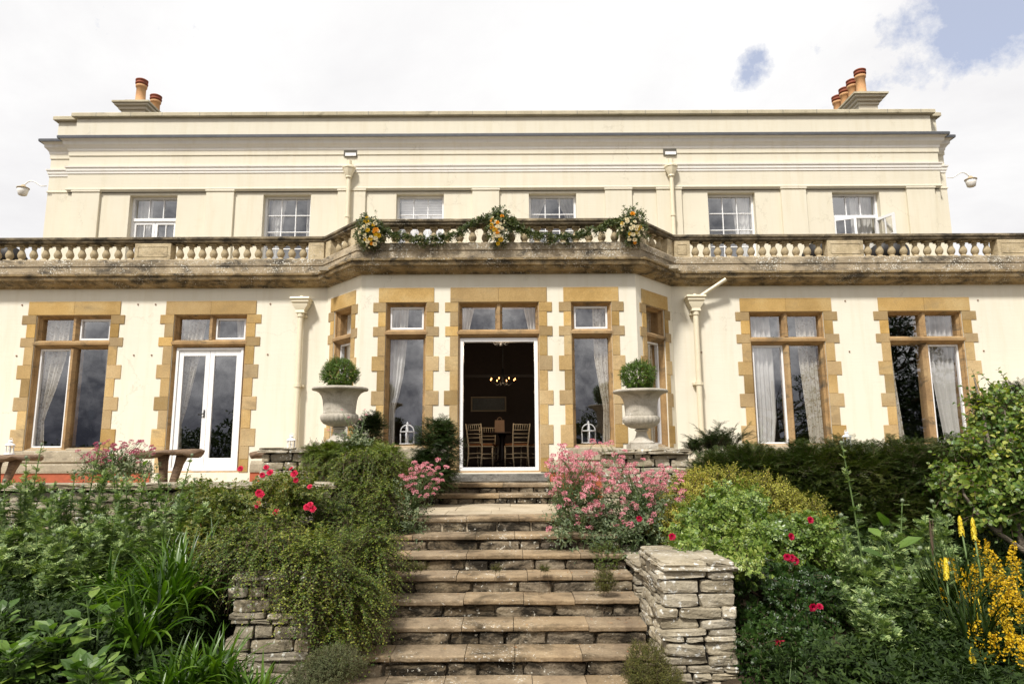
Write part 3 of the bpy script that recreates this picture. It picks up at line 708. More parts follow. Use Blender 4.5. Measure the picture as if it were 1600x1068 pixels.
# thin overhead cable clips and dirt spots on the wall
mb = MB()
for fr, xs in ((FW, (-8.95, -6.78, -6.45, -4.3)), (FE, (3.75, 6.5, 9.0))):
    for x in xs:
        u = uW(x) if fr is FW else uE(x)
        for z in (4.56, 3.6): fbox(mb, fr, u-.012, u+.012, -.014, -.001, z-.01, z+.012)
hb(mb, 'wall_hooks', simple('rusty_hook', (.22, .13, .08), .8))
# chimneys
M_CHIM = paint('chimney_render', (.62, .56, .44), False)
def chimney(cx, y0, y1, z0, ztop, hw, pots, label, ph):
    mb = MB(); mb.box(cx-hw, cx+hw, y0, y1, 8.7, z0)
    P = [(cx-hw, y1), (cx-hw, y0), (cx+hw, y0), (cx+hw, y1), (cx-hw, y1)]
    for k, (o, z) in enumerate(((.03, z0-.24), (.09, z0-.15), (.17, z0-.06))): mb.box(cx-hw-o, cx+hw+o, y0-o, y1+o, z, z+(.09 if k < 2 else .06))
    c = hb(mb, 'chimney', M_CHIM, label=label)
    mb = MB(); mb.box(cx-hw-.22, cx+hw+.22, y0-.22, y1+.22, z0, z0+.05); hb(mb, 'cap_slab', M_COP, c)
    mb = MB(); mb.box(cx-hw+.02, cx+hw-.02, y0+.0, y1, z0+.05, z0+.18); hb(mb, 'mortar_bed', M_COP, c)
    for k in range(pots):
        y = y0+.28+(y1-y0-.5)*k/max(1, pots-1); s = ph*(1 if k else 1.08)
        mb = MB(); mb.lathe([(.15, 0), (.155, .05), (.135, .08), (.125, s*.7), (.15, s*.72), (.155, s*.80), (.13, s*.82), (.13, s*.85), (.115, s*.86)], (cx, y, z0+.18), 20)
        p = hb(mb, 'chimney_pot', M_TERRA, c, True)
        mb = MB(); mb.lathe([(.12, 0), (.165, .01), (.17, .05), (.15, .07), (.15, .10), (.17, .11), (.17, .14), (.12, .17)], (cx, y, z0+.18+s*.84), 20)
        p2 = hb(mb, 'pot_hood', M_TERRD, c, True)
chimney(-10.45, 18.1, 19.4, 11.56, 0, .30, 2, 'left chimney stack with two terracotta pots', .66)
chimney(10.42, 18.1, 20.0, 11.72, 0, .27, 4, 'right chimney stack with four terracotta pots', .72)
# wall lamps
def wall_lamp(s, x0, zc, label):
    mb = MB(); y = YU+.05; pts = [(x0, y, zc+.02)]
    for k in range(9): a = k/8; pts.append((x0+s*(.12+.36*a), y, zc+.02+.16*math.sin(a*math.pi*.9)**1.0*(.4+.6*a)))
    pts.append((x0+s*.52, y, zc+.03))
    mb.tube(pts, .012, 8); lp = hb(mb, 'wall_lamp', M_TRIM, label=label, smooth=True)
    c = (x0+s*.52, y, zc-.17)
    mb = MB(); mb.lathe([(.09, .135), (.125, .13), (.125, .15), (.06, .18), (.03, .22)], c, 18); hb(mb, 'lamp_cap', M_BARE, lp, True)
    mb = MB(); mb.lathe([(.06, -.03), (.085, -.015), (.10, .06), (.115, .13)], c, 18); hb(mb, 'lamp_glass', M_TRIM, lp, True)
wall_lamp(-1, UX0+.04, 7.70, 'gooseneck wall lamp at the left corner'); wall_lamp(1, UX1-.04, 7.80, 'gooseneck wall lamp at the right corner')
# ------------------------------------------------------------------ ground, terrace, steps
M_SOIL = stone('bed_soil', [(.3, (.03, .022, .014)), (.6, (.07, .05, .03)), (.8, (.11, .08, .05))], 5, island=0, bump=1, bd=.03)
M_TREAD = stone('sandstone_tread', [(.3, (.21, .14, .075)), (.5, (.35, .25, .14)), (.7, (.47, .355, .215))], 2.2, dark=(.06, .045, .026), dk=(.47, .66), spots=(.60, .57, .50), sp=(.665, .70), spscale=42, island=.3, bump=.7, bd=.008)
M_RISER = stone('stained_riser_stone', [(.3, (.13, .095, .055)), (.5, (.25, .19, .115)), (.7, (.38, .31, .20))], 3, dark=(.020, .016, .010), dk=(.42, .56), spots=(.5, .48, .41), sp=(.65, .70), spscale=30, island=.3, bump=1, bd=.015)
M_WALLST = stone('drystone_limestone', [(.3, (.19, .15, .09)), (.5, (.33, .275, .18)), (.7, (.46, .40, .29))], 3.5, dark=(.09, .075, .05), dk=(.58, .72), spots=(.56, .55, .49), sp=(.61, .67), spscale=22, island=.35, bump=.9, bd=.012)
M_WALLPALE = stone('pale_dry_limestone', [(.3, (.22, .18, .115)), (.5, (.38, .325, .225)), (.7, (.52, .46, .35))], 4, dark=(.09, .07, .04), dk=(.55, .72), spots=(.62, .61, .56), sp=(.60, .66), spscale=20, island=.32, bump=.9, bd=.012)
M_CORE = simple('wall_core_earth', (.016, .013, .009), 1)
def gz(x, y):
    base = -.22
    s = min(1, max(0, (abs(x)-1.6)/1.2)); r = min(1, max(0, (y-3.2)/5.2))
    h = base + s*r*.75
    if y > 8.6: h = max(h, .80)
    return h
xs = np.concatenate([np.linspace(-700, -20, 8), np.linspace(-16, 16, 65), np.linspace(20, 700, 8)]); ys = np.concatenate([np.linspace(-700, -8, 10), np.linspace(-6, 12, 46), np.linspace(16, 900, 8)])
mb = MB(); nx = len(xs)
mb.add([(x, y, gz(x, y)+(.02*math.sin(x*3.1)*math.cos(y*2.7) if abs(x) > 1.8 else 0)) for y in ys for x in xs], [(j*nx+i, j*nx+i+1, (j+1)*nx+i+1, (j+1)*nx+i) for j in range(len(ys)-1) for i in range(nx-1)])
M_LAWN = simple('rough_lawn', (.045, .075, .02), .95, var=.4, scale=4)
tag(mb.build('ground', M_SOIL), kind='structure')
def slab_row(mb, x0, x1, y0, y1, ztop, th, n=None, gap=.006, jit=.012):
    """stone slabs with uneven front edges"""
    n = n or max(1, round((x1-x0)/.62)); cuts = [x0]
    for k in range(1, n): cuts.append(x0+(x1-x0)*k/n+random.uniform(-.09, .09))
    cuts.append(x1)
    for a, b in zip(cuts, cuts[1:]):
        m = 9; ph = random.uniform(0, 9); dz = random.uniform(-.004, .004); tl = random.uniform(-.004, .004); top = []; bot = []
        us = np.linspace(a+gap/2, b-gap/2, m)
        fr_ = [y0+jit*.5*math.sin(u*23+ph)+jit*.35*math.sin(u*51+ph*2)+random.uniform(-.003, .003) for u in us]
        vs = []
        for i, u in enumerate(us):
            z = ztop+dz+tl*(i/m-.5); rr = .012+.004*math.sin(u*37+ph)
            vs += [(u, y1, z), (u, fr_[i]+.14, z), (u, fr_[i]+rr, z), (u, fr_[i]+.003, z-rr*.6), (u, fr_[i], z-rr*1.4), (u, fr_[i]+.004, z-th+.008), (u, fr_[i]+.015, z-th), (u, y1, z-th)]
        fs = [(i*8+k, i*8+k+1, (i+1)*8+k+1, (i+1)*8+k) for i in range(m-1) for k in range(7)]
        fs += [tuple(range(8)), tuple((m-1)*8+k for k in range(7, -1, -1))]
        mb.add(vs, fs)
Y1, Z1, RIS, TRD = 8.40, 1.02, .165, .343
steps = empty('garden_steps', (0, 6.0, -.135), 'broad flight of worn stone steps rising from the path to the terrace', 'steps')
RT = (0, 6.0, -.135)
for k in range(7):
    y0 = Y1-TRD*k; zt = Z1-RIS*k; hw = 1.46 if k else 1.5
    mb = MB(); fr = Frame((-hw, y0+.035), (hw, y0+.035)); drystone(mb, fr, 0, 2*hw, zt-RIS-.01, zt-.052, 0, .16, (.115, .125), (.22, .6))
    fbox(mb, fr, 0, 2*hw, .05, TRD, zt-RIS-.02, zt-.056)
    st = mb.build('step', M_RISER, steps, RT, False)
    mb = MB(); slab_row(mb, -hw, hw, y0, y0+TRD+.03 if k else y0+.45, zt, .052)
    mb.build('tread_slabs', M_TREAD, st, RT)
mb = MB(); slab_row(mb, -1.5, 1.5, 5.55, Y1-TRD*6+.02, -.135, .05)
for j in range(5): slab_row(mb, -1.5, 1.5, 5.54-.62*(j+1), 5.54-.62*j, -.138-.002*j, .05, jit=.002)
tag(mb.build('path', M_TREAD), kind='structure')
# terrace paving
mb = MB()
M_FLAG = stone('pale_flagstone', [(.3, (.34, .27, .18)), (.5, (.47, .39, .27)), (.7, (.56, .48, .35))], 2, spots=(.6, .57, .5), sp=(.68, .72), island=.15, bump=.5)
for j, (a, b) in enumerate(((8.85, 9.42), (9.43, 9.98), (9.99, 10.6))): slab_row(mb, -1.9+.1*j, 1.8+.1*j, a, b, Z1-.0005, .05, jit=.002)
mb.box(-16, -1.92, 8.9, YW+.3, Z1-.2, Z1-.006); mb.box(2.02, 16, 8.9, YW+.3, Z1-.2, Z1-.006); mb.box(-1.919, 2.019, 10.605, YW, Z1-.2, Z1-.004); mb.box(-1.919, 2.019, 8.45, 10.604, Z1-.2, Z1-.052)
tag(mb.build('terrace', M_FLAG), kind='structure')
# two door steps and the grey threshold block
ds = empty('door_steps', (0, 10.9, Z1), 'two lichened stone steps and a grey threshold block below the open doorway', 'steps'); RD = (0, 10.9, Z1)
for k, (hw, y0, zt) in enumerate(((1.12, 10.56, 1.165), (1.0, 10.92, 1.305))):
    mb = MB(); fr = Frame((-hw, y0+.04), (hw, y0+.04)); drystone(mb, fr, 0, 2*hw, zt-.145, zt-.06, 0, .12, (.085, .09), (.1, .3)); fbox(mb, fr, 0, 2*hw, .05, 1.0-.37*k, zt-.144, zt-.063)
    s_ = mb.build('step', M_RISER, ds, RD); mb = MB(); slab_row(mb, -hw, hw, y0, 11.58, zt, .06, 2); mb.build('tread_slab', M_TREAD, s_, RD)
mb = MB(); m2 = 13; 
fr = Frame((-.80, 11.28), (.80, 11.28)); mb.add([fr.pt(1.6*i/m2, .012*math.sin(i*1.7)+(.03 if k in (0,) else 0), z) for i in range(m2+1) for k, z in enumerate((1.307, 1.33, 1.40, 1.44))]+[], [(i*4+k, (i+1)*4+k, (i+1)*4+k+1, i*4+k+1) for i in range(m2) for k in range(3)])
fbox(mb, fr, 0, 1.6, .02, .6, 1.307, 1.438); mb.build('threshold', stone('grey_threshold_stone', [(.3, (.14, .135, .12)), (.6, (.26, .25, .225)), (.8, (.36, .345, .31))], 4, dark=(.06, .057, .05), dk=(.5, .65), island=0, bump=1), ds, RD)

# ------------------------------------------------------------------ dry stone walls
def pier(name, label, x0, x1, y0, y1, z0, z1, mat, capo=.06, faces='flr', cat='stone pier'):
    r = ((x0+x1)/2, y0, z0)
    mb = MB(); th = .2
    if 'l' in faces: drystone(mb, Frame((x0, y1), (x0, y0+.06)), 0, y1-y0-.06, z0, z1, th=th)
    if 'r' in faces: drystone(mb, Frame((x1, y0+.06), (x1, y1)), 0, y1-y0-.06, z0, z1, th=th)
    drystone(mb, Frame((x0, y0), (x1, y0)), 0, x1-x0, z0, z1, th=th)
    o = mb.build(name, mat, None, r, False); tag(o, label, cat)
    mb = MB(); mb.box(x0+.05, x1-.05, y0+.05, y1-.03, z0-.1, z1); mb.build('core', M_CORE, o, r)
    mb = MB(); z = z1
    for lay in range(2):
        y = y0-capo
        while y < y1+capo-.1:
            dy = random.uniform(.22, .4); dy = min(dy, y1+capo-y); x = x0-capo
            while x < x1+capo-.05:
                l = random.uniform(.3, .7); l = min(l, x1+capo-x)
                if x1+capo-x-l < .12: l = x1+capo-x
                stoneblock(mb, (x+l/2, y+dy/2, z+.018), (l/2+.004, dy/2+.004, .020), rotz(random.uniform(-.05, .05)), .16, 9); x += l
            y += dy
        z += .036; capo -= .02
    mb.build('coping', mat, o, r)
    return o
pier('dry_stone_pier', 'pale dry stone pier at the foot of the steps on the right', 1.49, 2.08, 6.0, 7.05, -.25, .79, M_WALLPALE, .03)
pier('dry_stone_pier', 'dry stone pier left of the steps, half hidden by trailing shrub', -2.12, -1.49, 6.0, 7.05, -.25, .74, M_WALLST, .03)
pier('urn_pedestal', 'dry stone pedestal under the left urn', -3.32, -1.83, 9.8, 10.5, .95, 1.80, M_WALLST)
pier('urn_pedestal', 'dry stone pedestal under the right urn', 1.56, 2.71, 9.8, 10.5, .95, 1.75, M_WALLPALE)
pier('flank_wall', 'low dry stone wall beside the steps on the left, under the shrub', -1.9, -1.5, 7.1, 8.7, -.1, .66, M_WALLST, cat='wall')
pier('flank_wall', 'low dry stone wall beside the steps on the right, under the pink valerian', 1.5, 1.9, 7.1, 8.7, -.1, .60, M_WALLST, cat='wall')
pier('retaining_wall', 'long dry stone terrace wall behind the thistles', -12.5, -2.0, 8.55, 8.95, .15, 1.36, M_WALLST, faces='', cat='wall')
0 and pier('retaining_wall', 'dry stone terrace wall hidden behind the right-hand border', 2.0, 12.5, 8.55, 8.95, .15, 1.20, M_WALLST, faces='', cat='wall')

# ------------------------------------------------------------------ urns
M_URN = stone('weathered_urn_stone', [(.3, (.33, .30, .24)), (.5, (.46, .42, .35)), (.7, (.56, .53, .46))], 3.5, dark=(.15, .135, .10), dk=(.52, .72), spots=(.72, .70, .64), sp=(.66, .72), island=0, bump=.35, bd=.006)
def urn(x, y, z, sc, label):
    r = (x, y, z); o = empty('garden_urn', r, label, 'urn')
    mb = MB(); mb.box(-.17, .17, -.17, .17, 0, .06); mb.lathe([(.155, .06), (.16, .075), (.15, .09), (.115, .105), (.085, .14), (.07, .19), (.066, .22), (.085, .228), (.088, .24), (.07, .25)], n=32)
    p = mb.build('foot', M_URN, o, (0, 0, 0), True); p.modifiers.new('e', 'EDGE_SPLIT')
    g = lambda th, zz: 1+.035*abs(math.sin(th*12))
    mb = MB(); mb.lathe([(.06, .25), (.13, .262), (.19, .29), (.222, .33), (.232, .37), (.225, .40), (.20, .415)], n=192, mod=g)
    mb.build('gadrooned_bowl', M_URN, o, (0, 0, 0), True)
    mb = MB(); mb.lathe([(.19, .405), (.205, .415), (.198, .43), (.205, .50), (.213, .58), (.228, .63), (.26, .675), (.305, .70), (.345, .708), (.352, .72), (.35, .735), (.335, .745), (.29, .735), (.25, .70), (.22, .64), (.0, .64)], n=48)
    mb.build('bell_rim', M_URN, o, (0, 0, 0), True)
    o.scale = (sc,)*3
    return o
urn(-2.32, 10.1, 1.878, 1.165, 'stone urn left of the steps holding a clipped box ball')
urn(2.12, 10.1, 1.828, 1.15, 'stone urn right of the steps holding a clipped box ball')

# ------------------------------------------------------------------ rustic log tables and lanterns
def woodmat(name, a, b):
    m, t = newmat(name); n = t.noise(t.vscale(t.co, (2, 14, 14)), 2.2, 7, .65, .6); t.set(t.b.inputs['Base Color'], t.ramp(n, [(.3, a), (.7, b)]))
    t.b.inputs['Roughness'].default_value = .8; t.set(t.b.inputs['Normal'], t.bump(n, .8, .02)); return m
M_LOG = woodmat('weathered_log', (.055, .03, .018), (.26, .17, .10))
def log_table(x0, x1, y, ztop, label, tilt=0):
    r = ((x0+x1)/2, y, Z1); o = empty('rustic_log_table', r, label, 'table')
    mb = MB(); n = 22; vs = []; L = x1-x0; ph = random.uniform(0, 9)
    for i in range(n+1):
        u = i/n; th = .045+.012*math.sin(u*9+ph)+.008*math.sin(u*23); hw = .20+.03*math.sin(u*5+ph)+.015*math.sin(u*17); e = max(.35, min(1, min(u, 1-u)*9+.35))
        for k in range(12):
            a = 2*math.pi*k/12; c, s = math.cos(a), math.sin(a)
            vs.append((x0-r[0]+L*u, hw*e*math.copysign(abs(c)**.5, c)+.008*math.sin(u*31+k), ztop-Z1-th+tilt*(u-.5)+th*e*math.copysign(abs(s)**.5, s)+.006*math.sin(k*2+u*25)))
    mb.add(vs, [(i*12+k, i*12+(k+1) % 12, (i+1)*12+(k+1) % 12, (i+1)*12+k) for i in range(n) for k in range(12)]+[tuple(range(12))[::-1], tuple(n*12+k for k in range(12))])
    mb.build('log_top', M_LOG, o, (0, 0, 0), True)
    for s in (-.12, .12):
        mb = MB(); mb.tube([(s*1.2+.03, .02, ztop-Z1-.06), (s+.02, 0, ztop-Z1-.2), (s*.6-.01, .01, .35), (s*1.3, 0, .1), (s*2.0, 0, 0)], [.09, .065, .06, .075, .10], 10)
        mb.build('trunk_leg', M_LOG, o, (0, 0, 0), True)
    return o
log_table(-7.95, -6.86, 10.4, 1.79, 'dark log table with twisted trunk legs, far left under a white lantern')
log_table(-5.40, -4.42, 10.4, 1.85, 'split log table in front of the french doors', .04)
log_table(-3.97, -3.08, 11.1, 1.83, 'knobbly log table beside the left urn pedestal, carrying a white lantern', .01)
def lantern(x, y, z, s, label):
    o = empty('white_lantern', (x, y, z), label, 'lantern')
    mb = MB()
    for k in range(6):
        a = k*math.pi/3; mb.box(.058*math.cos(a)-.005, .058*math.cos(a)+.005, .058*math.sin(a)-.005, .058*math.sin(a)+.005, .03, .15)
    mb.lathe([(.075, 0), (.08, .01), (.075, .03), (.06, .032)], n=12); mb.lathe([(.06, .145), (.076, .15), (.076, .16), (.045, .185), (.03, .19), (.03, .215), (.038, .22), (.02, .24), (.0, .245)], n=12)
    mb.tube([(.03*math.cos(a), 0, .24+.03*math.sin(a)) for a in np.linspace(0, math.pi, 9)], .003, 6)
    mb.build('lantern_cage', M_WHITE, o, (0, 0, 0))
    mb = MB(); mb.lathe([(.022, .03), (.022, .10), (.018, .105)], n=12); mb.build('candle', simple('candle_wax', (.7, .66, .55), .5), o, (0, 0, 0), True)
    o.scale = (s,)*3; return o
lantern(-7.33, 10.4, 1.79, .92, 'white metal lantern on the far left log table')
lantern(-3.33, 11.1, 1.84, 1.0, 'white metal lantern on the log table beside the left urn')
px = at(1324, 694, 9.3); lantern(px[0], 9.3, px[2]-.02, .8, 'white metal lantern peeping over the yew hedge on the right')
def arch_cage(x, y, label):
    z = 1.93; o = empty('arched_cage_lantern', (x, y, z), label, 'lantern'); mb = MB(); w_ = .115
    for s in (-w_, w_, 0): mb.tube([(s, 0, 0), (s, 0, .22 if s else .34)], .011, 8)
    for a in (0, math.pi/2): mb.tube([(w_*math.cos(t_)*math.cos(a), w_*math.cos(t_)*math.sin(a), .22+w_*math.sin(t_)) for t_ in np.linspace(0, math.pi, 13)], .011, 8)
    for s in (-w_, w_): mb.tube([(0, s, 0), (0, s, .22)], .011, 8)
    mb.lathe([(w_+.012, .205), (w_+.012, .225), (w_-.006, .225), (w_-.006, .205)], n=20); mb.lathe([(w_+.02, 0), (w_+.02, .02), (.01, .021)], n=20); mb.lathe([(.02, .33), (.012, .345), (.022, .36), (.004, .39)], n=10)
    mb.build('cage', M_WHITE, o, (0, 0, 0), True); return o
arch_cage(at(636, 680, 11.9)[0], 11.92, 'white arched cage lantern on the sill left of the doorway'); arch_cage(at(920, 680, 11.9)[0], 11.92, 'white arched cage lantern on the sill right of the doorway')
# ------------------------------------------------------------------ dining room
M_LIME = woodmat('limewashed_chair_wood', (.68, .55, .36), (.86, .75, .55)); M_SEAT = simple('tan_seat_pad', (.42, .17, .06), .8)
M_TABLE = simple('dark_table_wood', (.03, .016, .01), .35)
def chiavari(x, y, rz, label):
    o = empty('banqueting_chair', (x, y, ZF), label, 'chair', 'chairs at the dining table', rz)
    def cyl(name, P, rad): mb = MB(); mb.tube(P, rad, 8); return mb.build(name, M_LIME, o, (0, 0, 0), True)
    w_, d_ = .19, .19   # faces +y, back at -y
    for s in (-1, 1):
        cyl('back_post', [(s*w_*.92, -d_-.05, 0), (s*w_*.93, -d_, .25), (s*w_*.93, -d_, .45), (s*w_, -d_-.03, .70), (s*w_*1.03, -d_-.075, .92)], [.012, .016, .017, .014, .012])
        cyl('leg', [(s*w_, d_+.02, 0), (s*w_*1.03, d_, .25), (s*w_*1.03, d_, .44)], [.012, .017, .017])
    mb = MB()
    for z, yy in ((.90, -d_-.07), (.78, -d_-.046), (.70, -d_-.03), (.62, -d_-.02), (.52, -d_-.008)): mb.tube([(-w_, yy, z), (w_, yy, z)], .010, 6)
    for k in range(6): u = -w_+.055+k*(2*w_-.11)/5; mb.tube([(u, -d_-.07, .90), (u, -d_-.046, .78)], .007, 6)
    for k in range(4): u = -w_+.09+k*(2*w_-.18)/3; 
    mb.build('back_rails', M_LIME, o, (0, 0, 0), True)
    mb = MB()
    for z in (.18, .27):
        for s in (-1, 1): mb.tube([(s*w_, -d_, z), (s*w_, d_, z)], .009, 6)
        mb.tube([(-w_, d_, z), (w_, d_, z)], .009, 6); mb.tube([(-w_, -d_, z+.02), (w_, -d_, z+.02)], .009, 6)
    mb.build('stretchers', M_LIME, o, (0, 0, 0), True)
    mb = MB(); mb.box(-w_-.02, w_+.02, -d_-.01, d_+.02, .425, .45); bevelmod(mb.build('seat', M_LIME, o, (0, 0, 0)), .008)
    mb = MB(); mb.box(-w_-.01, w_+.01, -d_, d_+.015, .451, .495); bevelmod(mb.build('seat_pad', M_SEAT, o, (0, 0, 0)), .018, 3)
    return o
chiavari(-.47, 15.05, R(-32), 'limewashed spindle back chair left inside the doorway, turned to the table')
chiavari(.33, 15.05, R(24), 'limewashed spindle back chair right inside the doorway, turned to the table')
chiavari(-.33, 16.6, R(190), 'chair on the far side of the table, seen between the front chairs')
chiavari(.85, 16.2, R(120), 'chair at the right end of the table, mostly behind the door frame')
tb = empty('dining_table', (-.0, 15.9, ZF), 'dark wooden dining table on a central pillar inside the doorway', 'table')
mb = MB(); mb.lathe([(.02, .71), (.62, .715), (.65, .725), (.65, .745), (.63, .75)], n=40); mb.build('tabletop', M_TABLE, tb, (0, 0, 0))
mb = MB(); mb.lathe([(.07, .06), (.055, .12), (.08, .3), (.06, .4), (.055, .6), (.1, .71)], n=16)
for k in range(4): a = k*math.pi/2+.7; mb.tube([(0, 0, .14), (.2*math.cos(a), .2*math.sin(a), .10), (.36*math.cos(a), .36*math.sin(a), .03)], [.04, .03, .025], 8)
mb.build('pedestal', M_TABLE, tb, (0, 0, 0), True)
bg_ = empty('paper_bag', (-.05, 15.45, ZF+.751), 'brown paper bag with handles standing on the dining table', 'bag'); M_KRAFT = simple('kraft_paper', (.42, .27, .17), .85)
mb = MB(); mb.add([(x*s, y*s*1.0, z) for z, s in ((0, 1), (.2, .98), (.27, .94)) for x, y in ((-.11, -.05), (.11, -.05), (.11, .05), (-.11, .05))], [(i*4+j, i*4+(j+1) % 4, (i+1)*4+(j+1) % 4, (i+1)*4+j) for i in range(2) for j in range(4)]+[(3, 2, 1, 0)])
mb.build('bag', M_KRAFT, bg_, (0, 0, 0))
for yy in (-.045, .045): mb = MB(); mb.tube([(.055*math.cos(a), yy, .26+.07*math.sin(a)) for a in np.linspace(0, math.pi, 11)], .005, 6); mb.build('handle', M_KRAFT, bg_, (0, 0, 0), True)
pc = empty('framed_picture', (-.40, 18.58, 2.88), 'long framed dark picture on the back wall of the dining room', 'picture')
mb = MB(); F0 = Frame((-.48, 0), (.48, 0)); fsweep(mb, F0, 0, .96, 0, .40, [(0, 0), (0, -.03), (.02, -.035), (.035, -.02), (.04, -.01)]); mb.build('frame', simple('tarnished_gilt_frame', (.40, .34, .25), .4), pc, (0, 0, 0))
mb = MB(); F0 = Frame((-.44, -.008), (.44, -.008)); fbox(mb, F0, 0, .88, 0, .004, .04, .36); mb.build('canvas', simple('dark_landscape_canvas', (.035, .05, .055), .5, var=.6, scale=14), pc, (0, 0, 0))
def emis(name, c, s):
    m = bpy.data.materials.new(name); m.use_nodes = True; b = m.node_tree.nodes['Principled BSDF']; b.inputs['Emission Color'].default_value = (*c, 1); b.inputs['Emission Strength'].default_value = s; return m
M_BULB = emis('lit_candle_bulb', (1, .42, .12), 5)
ch = empty('chandelier', (.02, 16.0, 4.93), 'dark chandelier with lit candle bulbs over the dining table, seen in the doorway', 'chandelier')
pl_ = None
mb = MB(); mb.tube([(0, 0, 0), (0, 0, -1.5)], .012, 8); mb.lathe([(.02, -1.55), (.05, -1.5), (.03, -1.4), (.02, -1.2)], n=12); mb.lathe([(.25, -.02), (.3, -.0)], n=24)
bl_pos = []
for n_, rr, zb in ((8, .30, -1.47),):
    for k in range(n_):
        a = 2*math.pi*k/n_+.5; bl_pos.append((rr*math.cos(a), rr*math.sin(a), zb))
        mb.tube([(0, 0, zb-.02), (rr*.5*math.cos(a), rr*.5*math.sin(a), zb-.12), (rr*math.cos(a), rr*math.sin(a), zb-.02)], .008, 6)
mb.build('chandelier_frame', M_BLACK, ch, (0, 0, 0), True)
pl_ = bpy.data.lights.new('candle_glow', 'POINT'); pl_.energy = 8; pl_.color = (1, .72, .45); pl_.shadow_soft_size = .25; po_ = bpy.data.objects.new('candle_glow', pl_); COL.objects.link(po_); po_.parent = ch; po_.location = (0, 0, -1.75)
for p in bl_pos: mb = MB(); mb.lathe([(.006, 0), (.012, .015), (.010, .03), (.002, .045)], p, 8); mb.build('bulb', M_BULB, ch, (0, 0, 0), True)
ch2 = empty('chandelier', (.0, 13.9, 4.93), 'nearer chandelier, its bulbs just visible under the door head', 'chandelier')
mb = MB(); mb.tube([(0, 0, 0), (0, 0, -.85)], .012, 8); mb.lathe([(.02, -.98), (.05, -.93), (.03, -.8)], n=12); b2_ = []
for k in range(6):
    a = 2*math.pi*k/6+.3; b2_.append((.21*math.cos(a), .21*math.sin(a), -.86)); mb.tube([(0, 0, -.9), (.12*math.cos(a), .12*math.sin(a), -.96), (.21*math.cos(a), .21*math.sin(a), -.87)], .008, 6)
mb.build('chandelier_frame', M_BLACK, ch2, (0, 0, 0), True)
for p in b2_: mb = MB(); mb.lathe([(.006, 0), (.012, .015), (.010, .03), (.002, .045)], p, 8); mb.build('bulb', M_BULB, ch2, (0, 0, 0), True)
pl_ = bpy.data.lights.new('candle_glow', 'POINT'); pl_.energy = 38; pl_.color = (1, .78, .55); pl_.shadow_soft_size = .22; po_ = bpy.data.objects.new('candle_glow', pl_); COL.objects.link(po_); po_.parent = ch2; po_.location = (0, -.25, -1.1)
# ------------------------------------------------------------------ dark garden chairs on the balcony
M_RATT = simple('dark_rattan', (.018, .016, .015), .6, var=.4, scale=30)
def balcony_chair(x, y, rz, label):
    o = empty('rattan_chair', (x, y, 5.10), label, 'chair', 'dark chairs on the balcony', rz)
    mb = MB(); n = 14; vs = []
    for i in range(n+1):
        a = R(-15)+R(210)*i/n; h = .52+.28*math.sin(math.pi*i/n)
        for rr, z in ((.27, .40), (.30, h)): vs.append((rr*math.cos(a), rr*math.sin(a), z))
    mb.add(vs, [(2*i, 2*i+2, 2*i+3, 2*i+1) for i in range(n)]); b = mb.build('backrest', M_RATT, o, (0, 0, 0), True); so_ = b.modifiers.new('s', 'SOLIDIFY'); so_.thickness = .03
    mb = MB(); mb.lathe([(.27, .36), (.28, .42), (.2, .45)], n=20); mb.build('seat', M_RATT, o, (0, 0, 0), True)
    for a in (45, 135, 225, 315): mb = MB(); mb.tube([(.2*math.cos(R(a)), .2*math.sin(R(a)), .38), (.25*math.cos(R(a)), .25*math.sin(R(a)), 0)], .018, 8); mb.build('leg', M_RATT, o, (0, 0, 0), True)
    return o
for px_, rz, lb in ((868, 180, 'dark rattan chair behind the balusters above the right swag of the garland'), (1275, 180, 'dark rattan chair behind the balusters left of the open casements'), (1371, 200, 'dark rattan chair on the balcony below the open casements'), (1336+58, 150, 'right-hand dark rattan chair below the open casements'), (22, 180, 'dark rattan chair at the far left end of the balcony')):
    p = at(px_, 386, 13.3); balcony_chair(p[0], 13.3, R(rz), lb)
# ------------------------------------------------------------------ foliage tools
def nrm(a): return a/np.maximum(np.linalg.norm(a, axis=-1, keepdims=True), 1e-9)
def diamond(w=.5, fold=.12, cup=-.12):
    v = np.array([(0, 0, 0), (.45, w/2, fold), (1, 0, cup), (.45, -w/2, fold), (.5, 0, 0)], float)
    return v, np.array([(0, 4, 2, 1), (0, 3, 2, 4)])
def oval(w=.55, fold=.06, cup=-.15):
    v = np.array([(0, 0, 0), (.22, w*.40, fold), (.6, w*.5, fold+cup*.3), (1, 0, cup), (.6, -w*.5, fold+cup*.3), (.22, -w*.40, fold), (.22, 0, 0), (.6, 0, cup*.25)], float)
    return v, np.array([(0, 6, 7, 1), (1, 7, 3, 2), (0, 5, 7, 6), (5, 4, 3, 7)])
NEEDLE = (np.array([(0, 0, 0), (.4, .07, 0), (1, 0, -.03), (.4, -.07, 0)], float), np.array([(0, 1, 2, 3)]))
def compound(n=5, leaf=None, ll=.5, spread=58):
    L = leaf or diamond(.55); vs = []; fs = []; k = 0
    spots = [(1-ll, 0, 0)]
    for j in range((n-1)//2):
        x = .5-.33*j
        for s in (-1, 1): spots.append((x, 0, s*spread))
    for x, y, a in spots:
        c, s = math.cos(R(a)), math.sin(R(a)); v = L[0]*ll*(1 if a == 0 else .85)
        q = np.stack([v[:, 0]*c-v[:, 1]*s+x, v[:, 0]*s+v[:, 1]*c, v[:, 2]], 1); vs.append(q); fs.append(L[1]+k); k += len(v)
    return np.concatenate(vs), np.concatenate(fs)
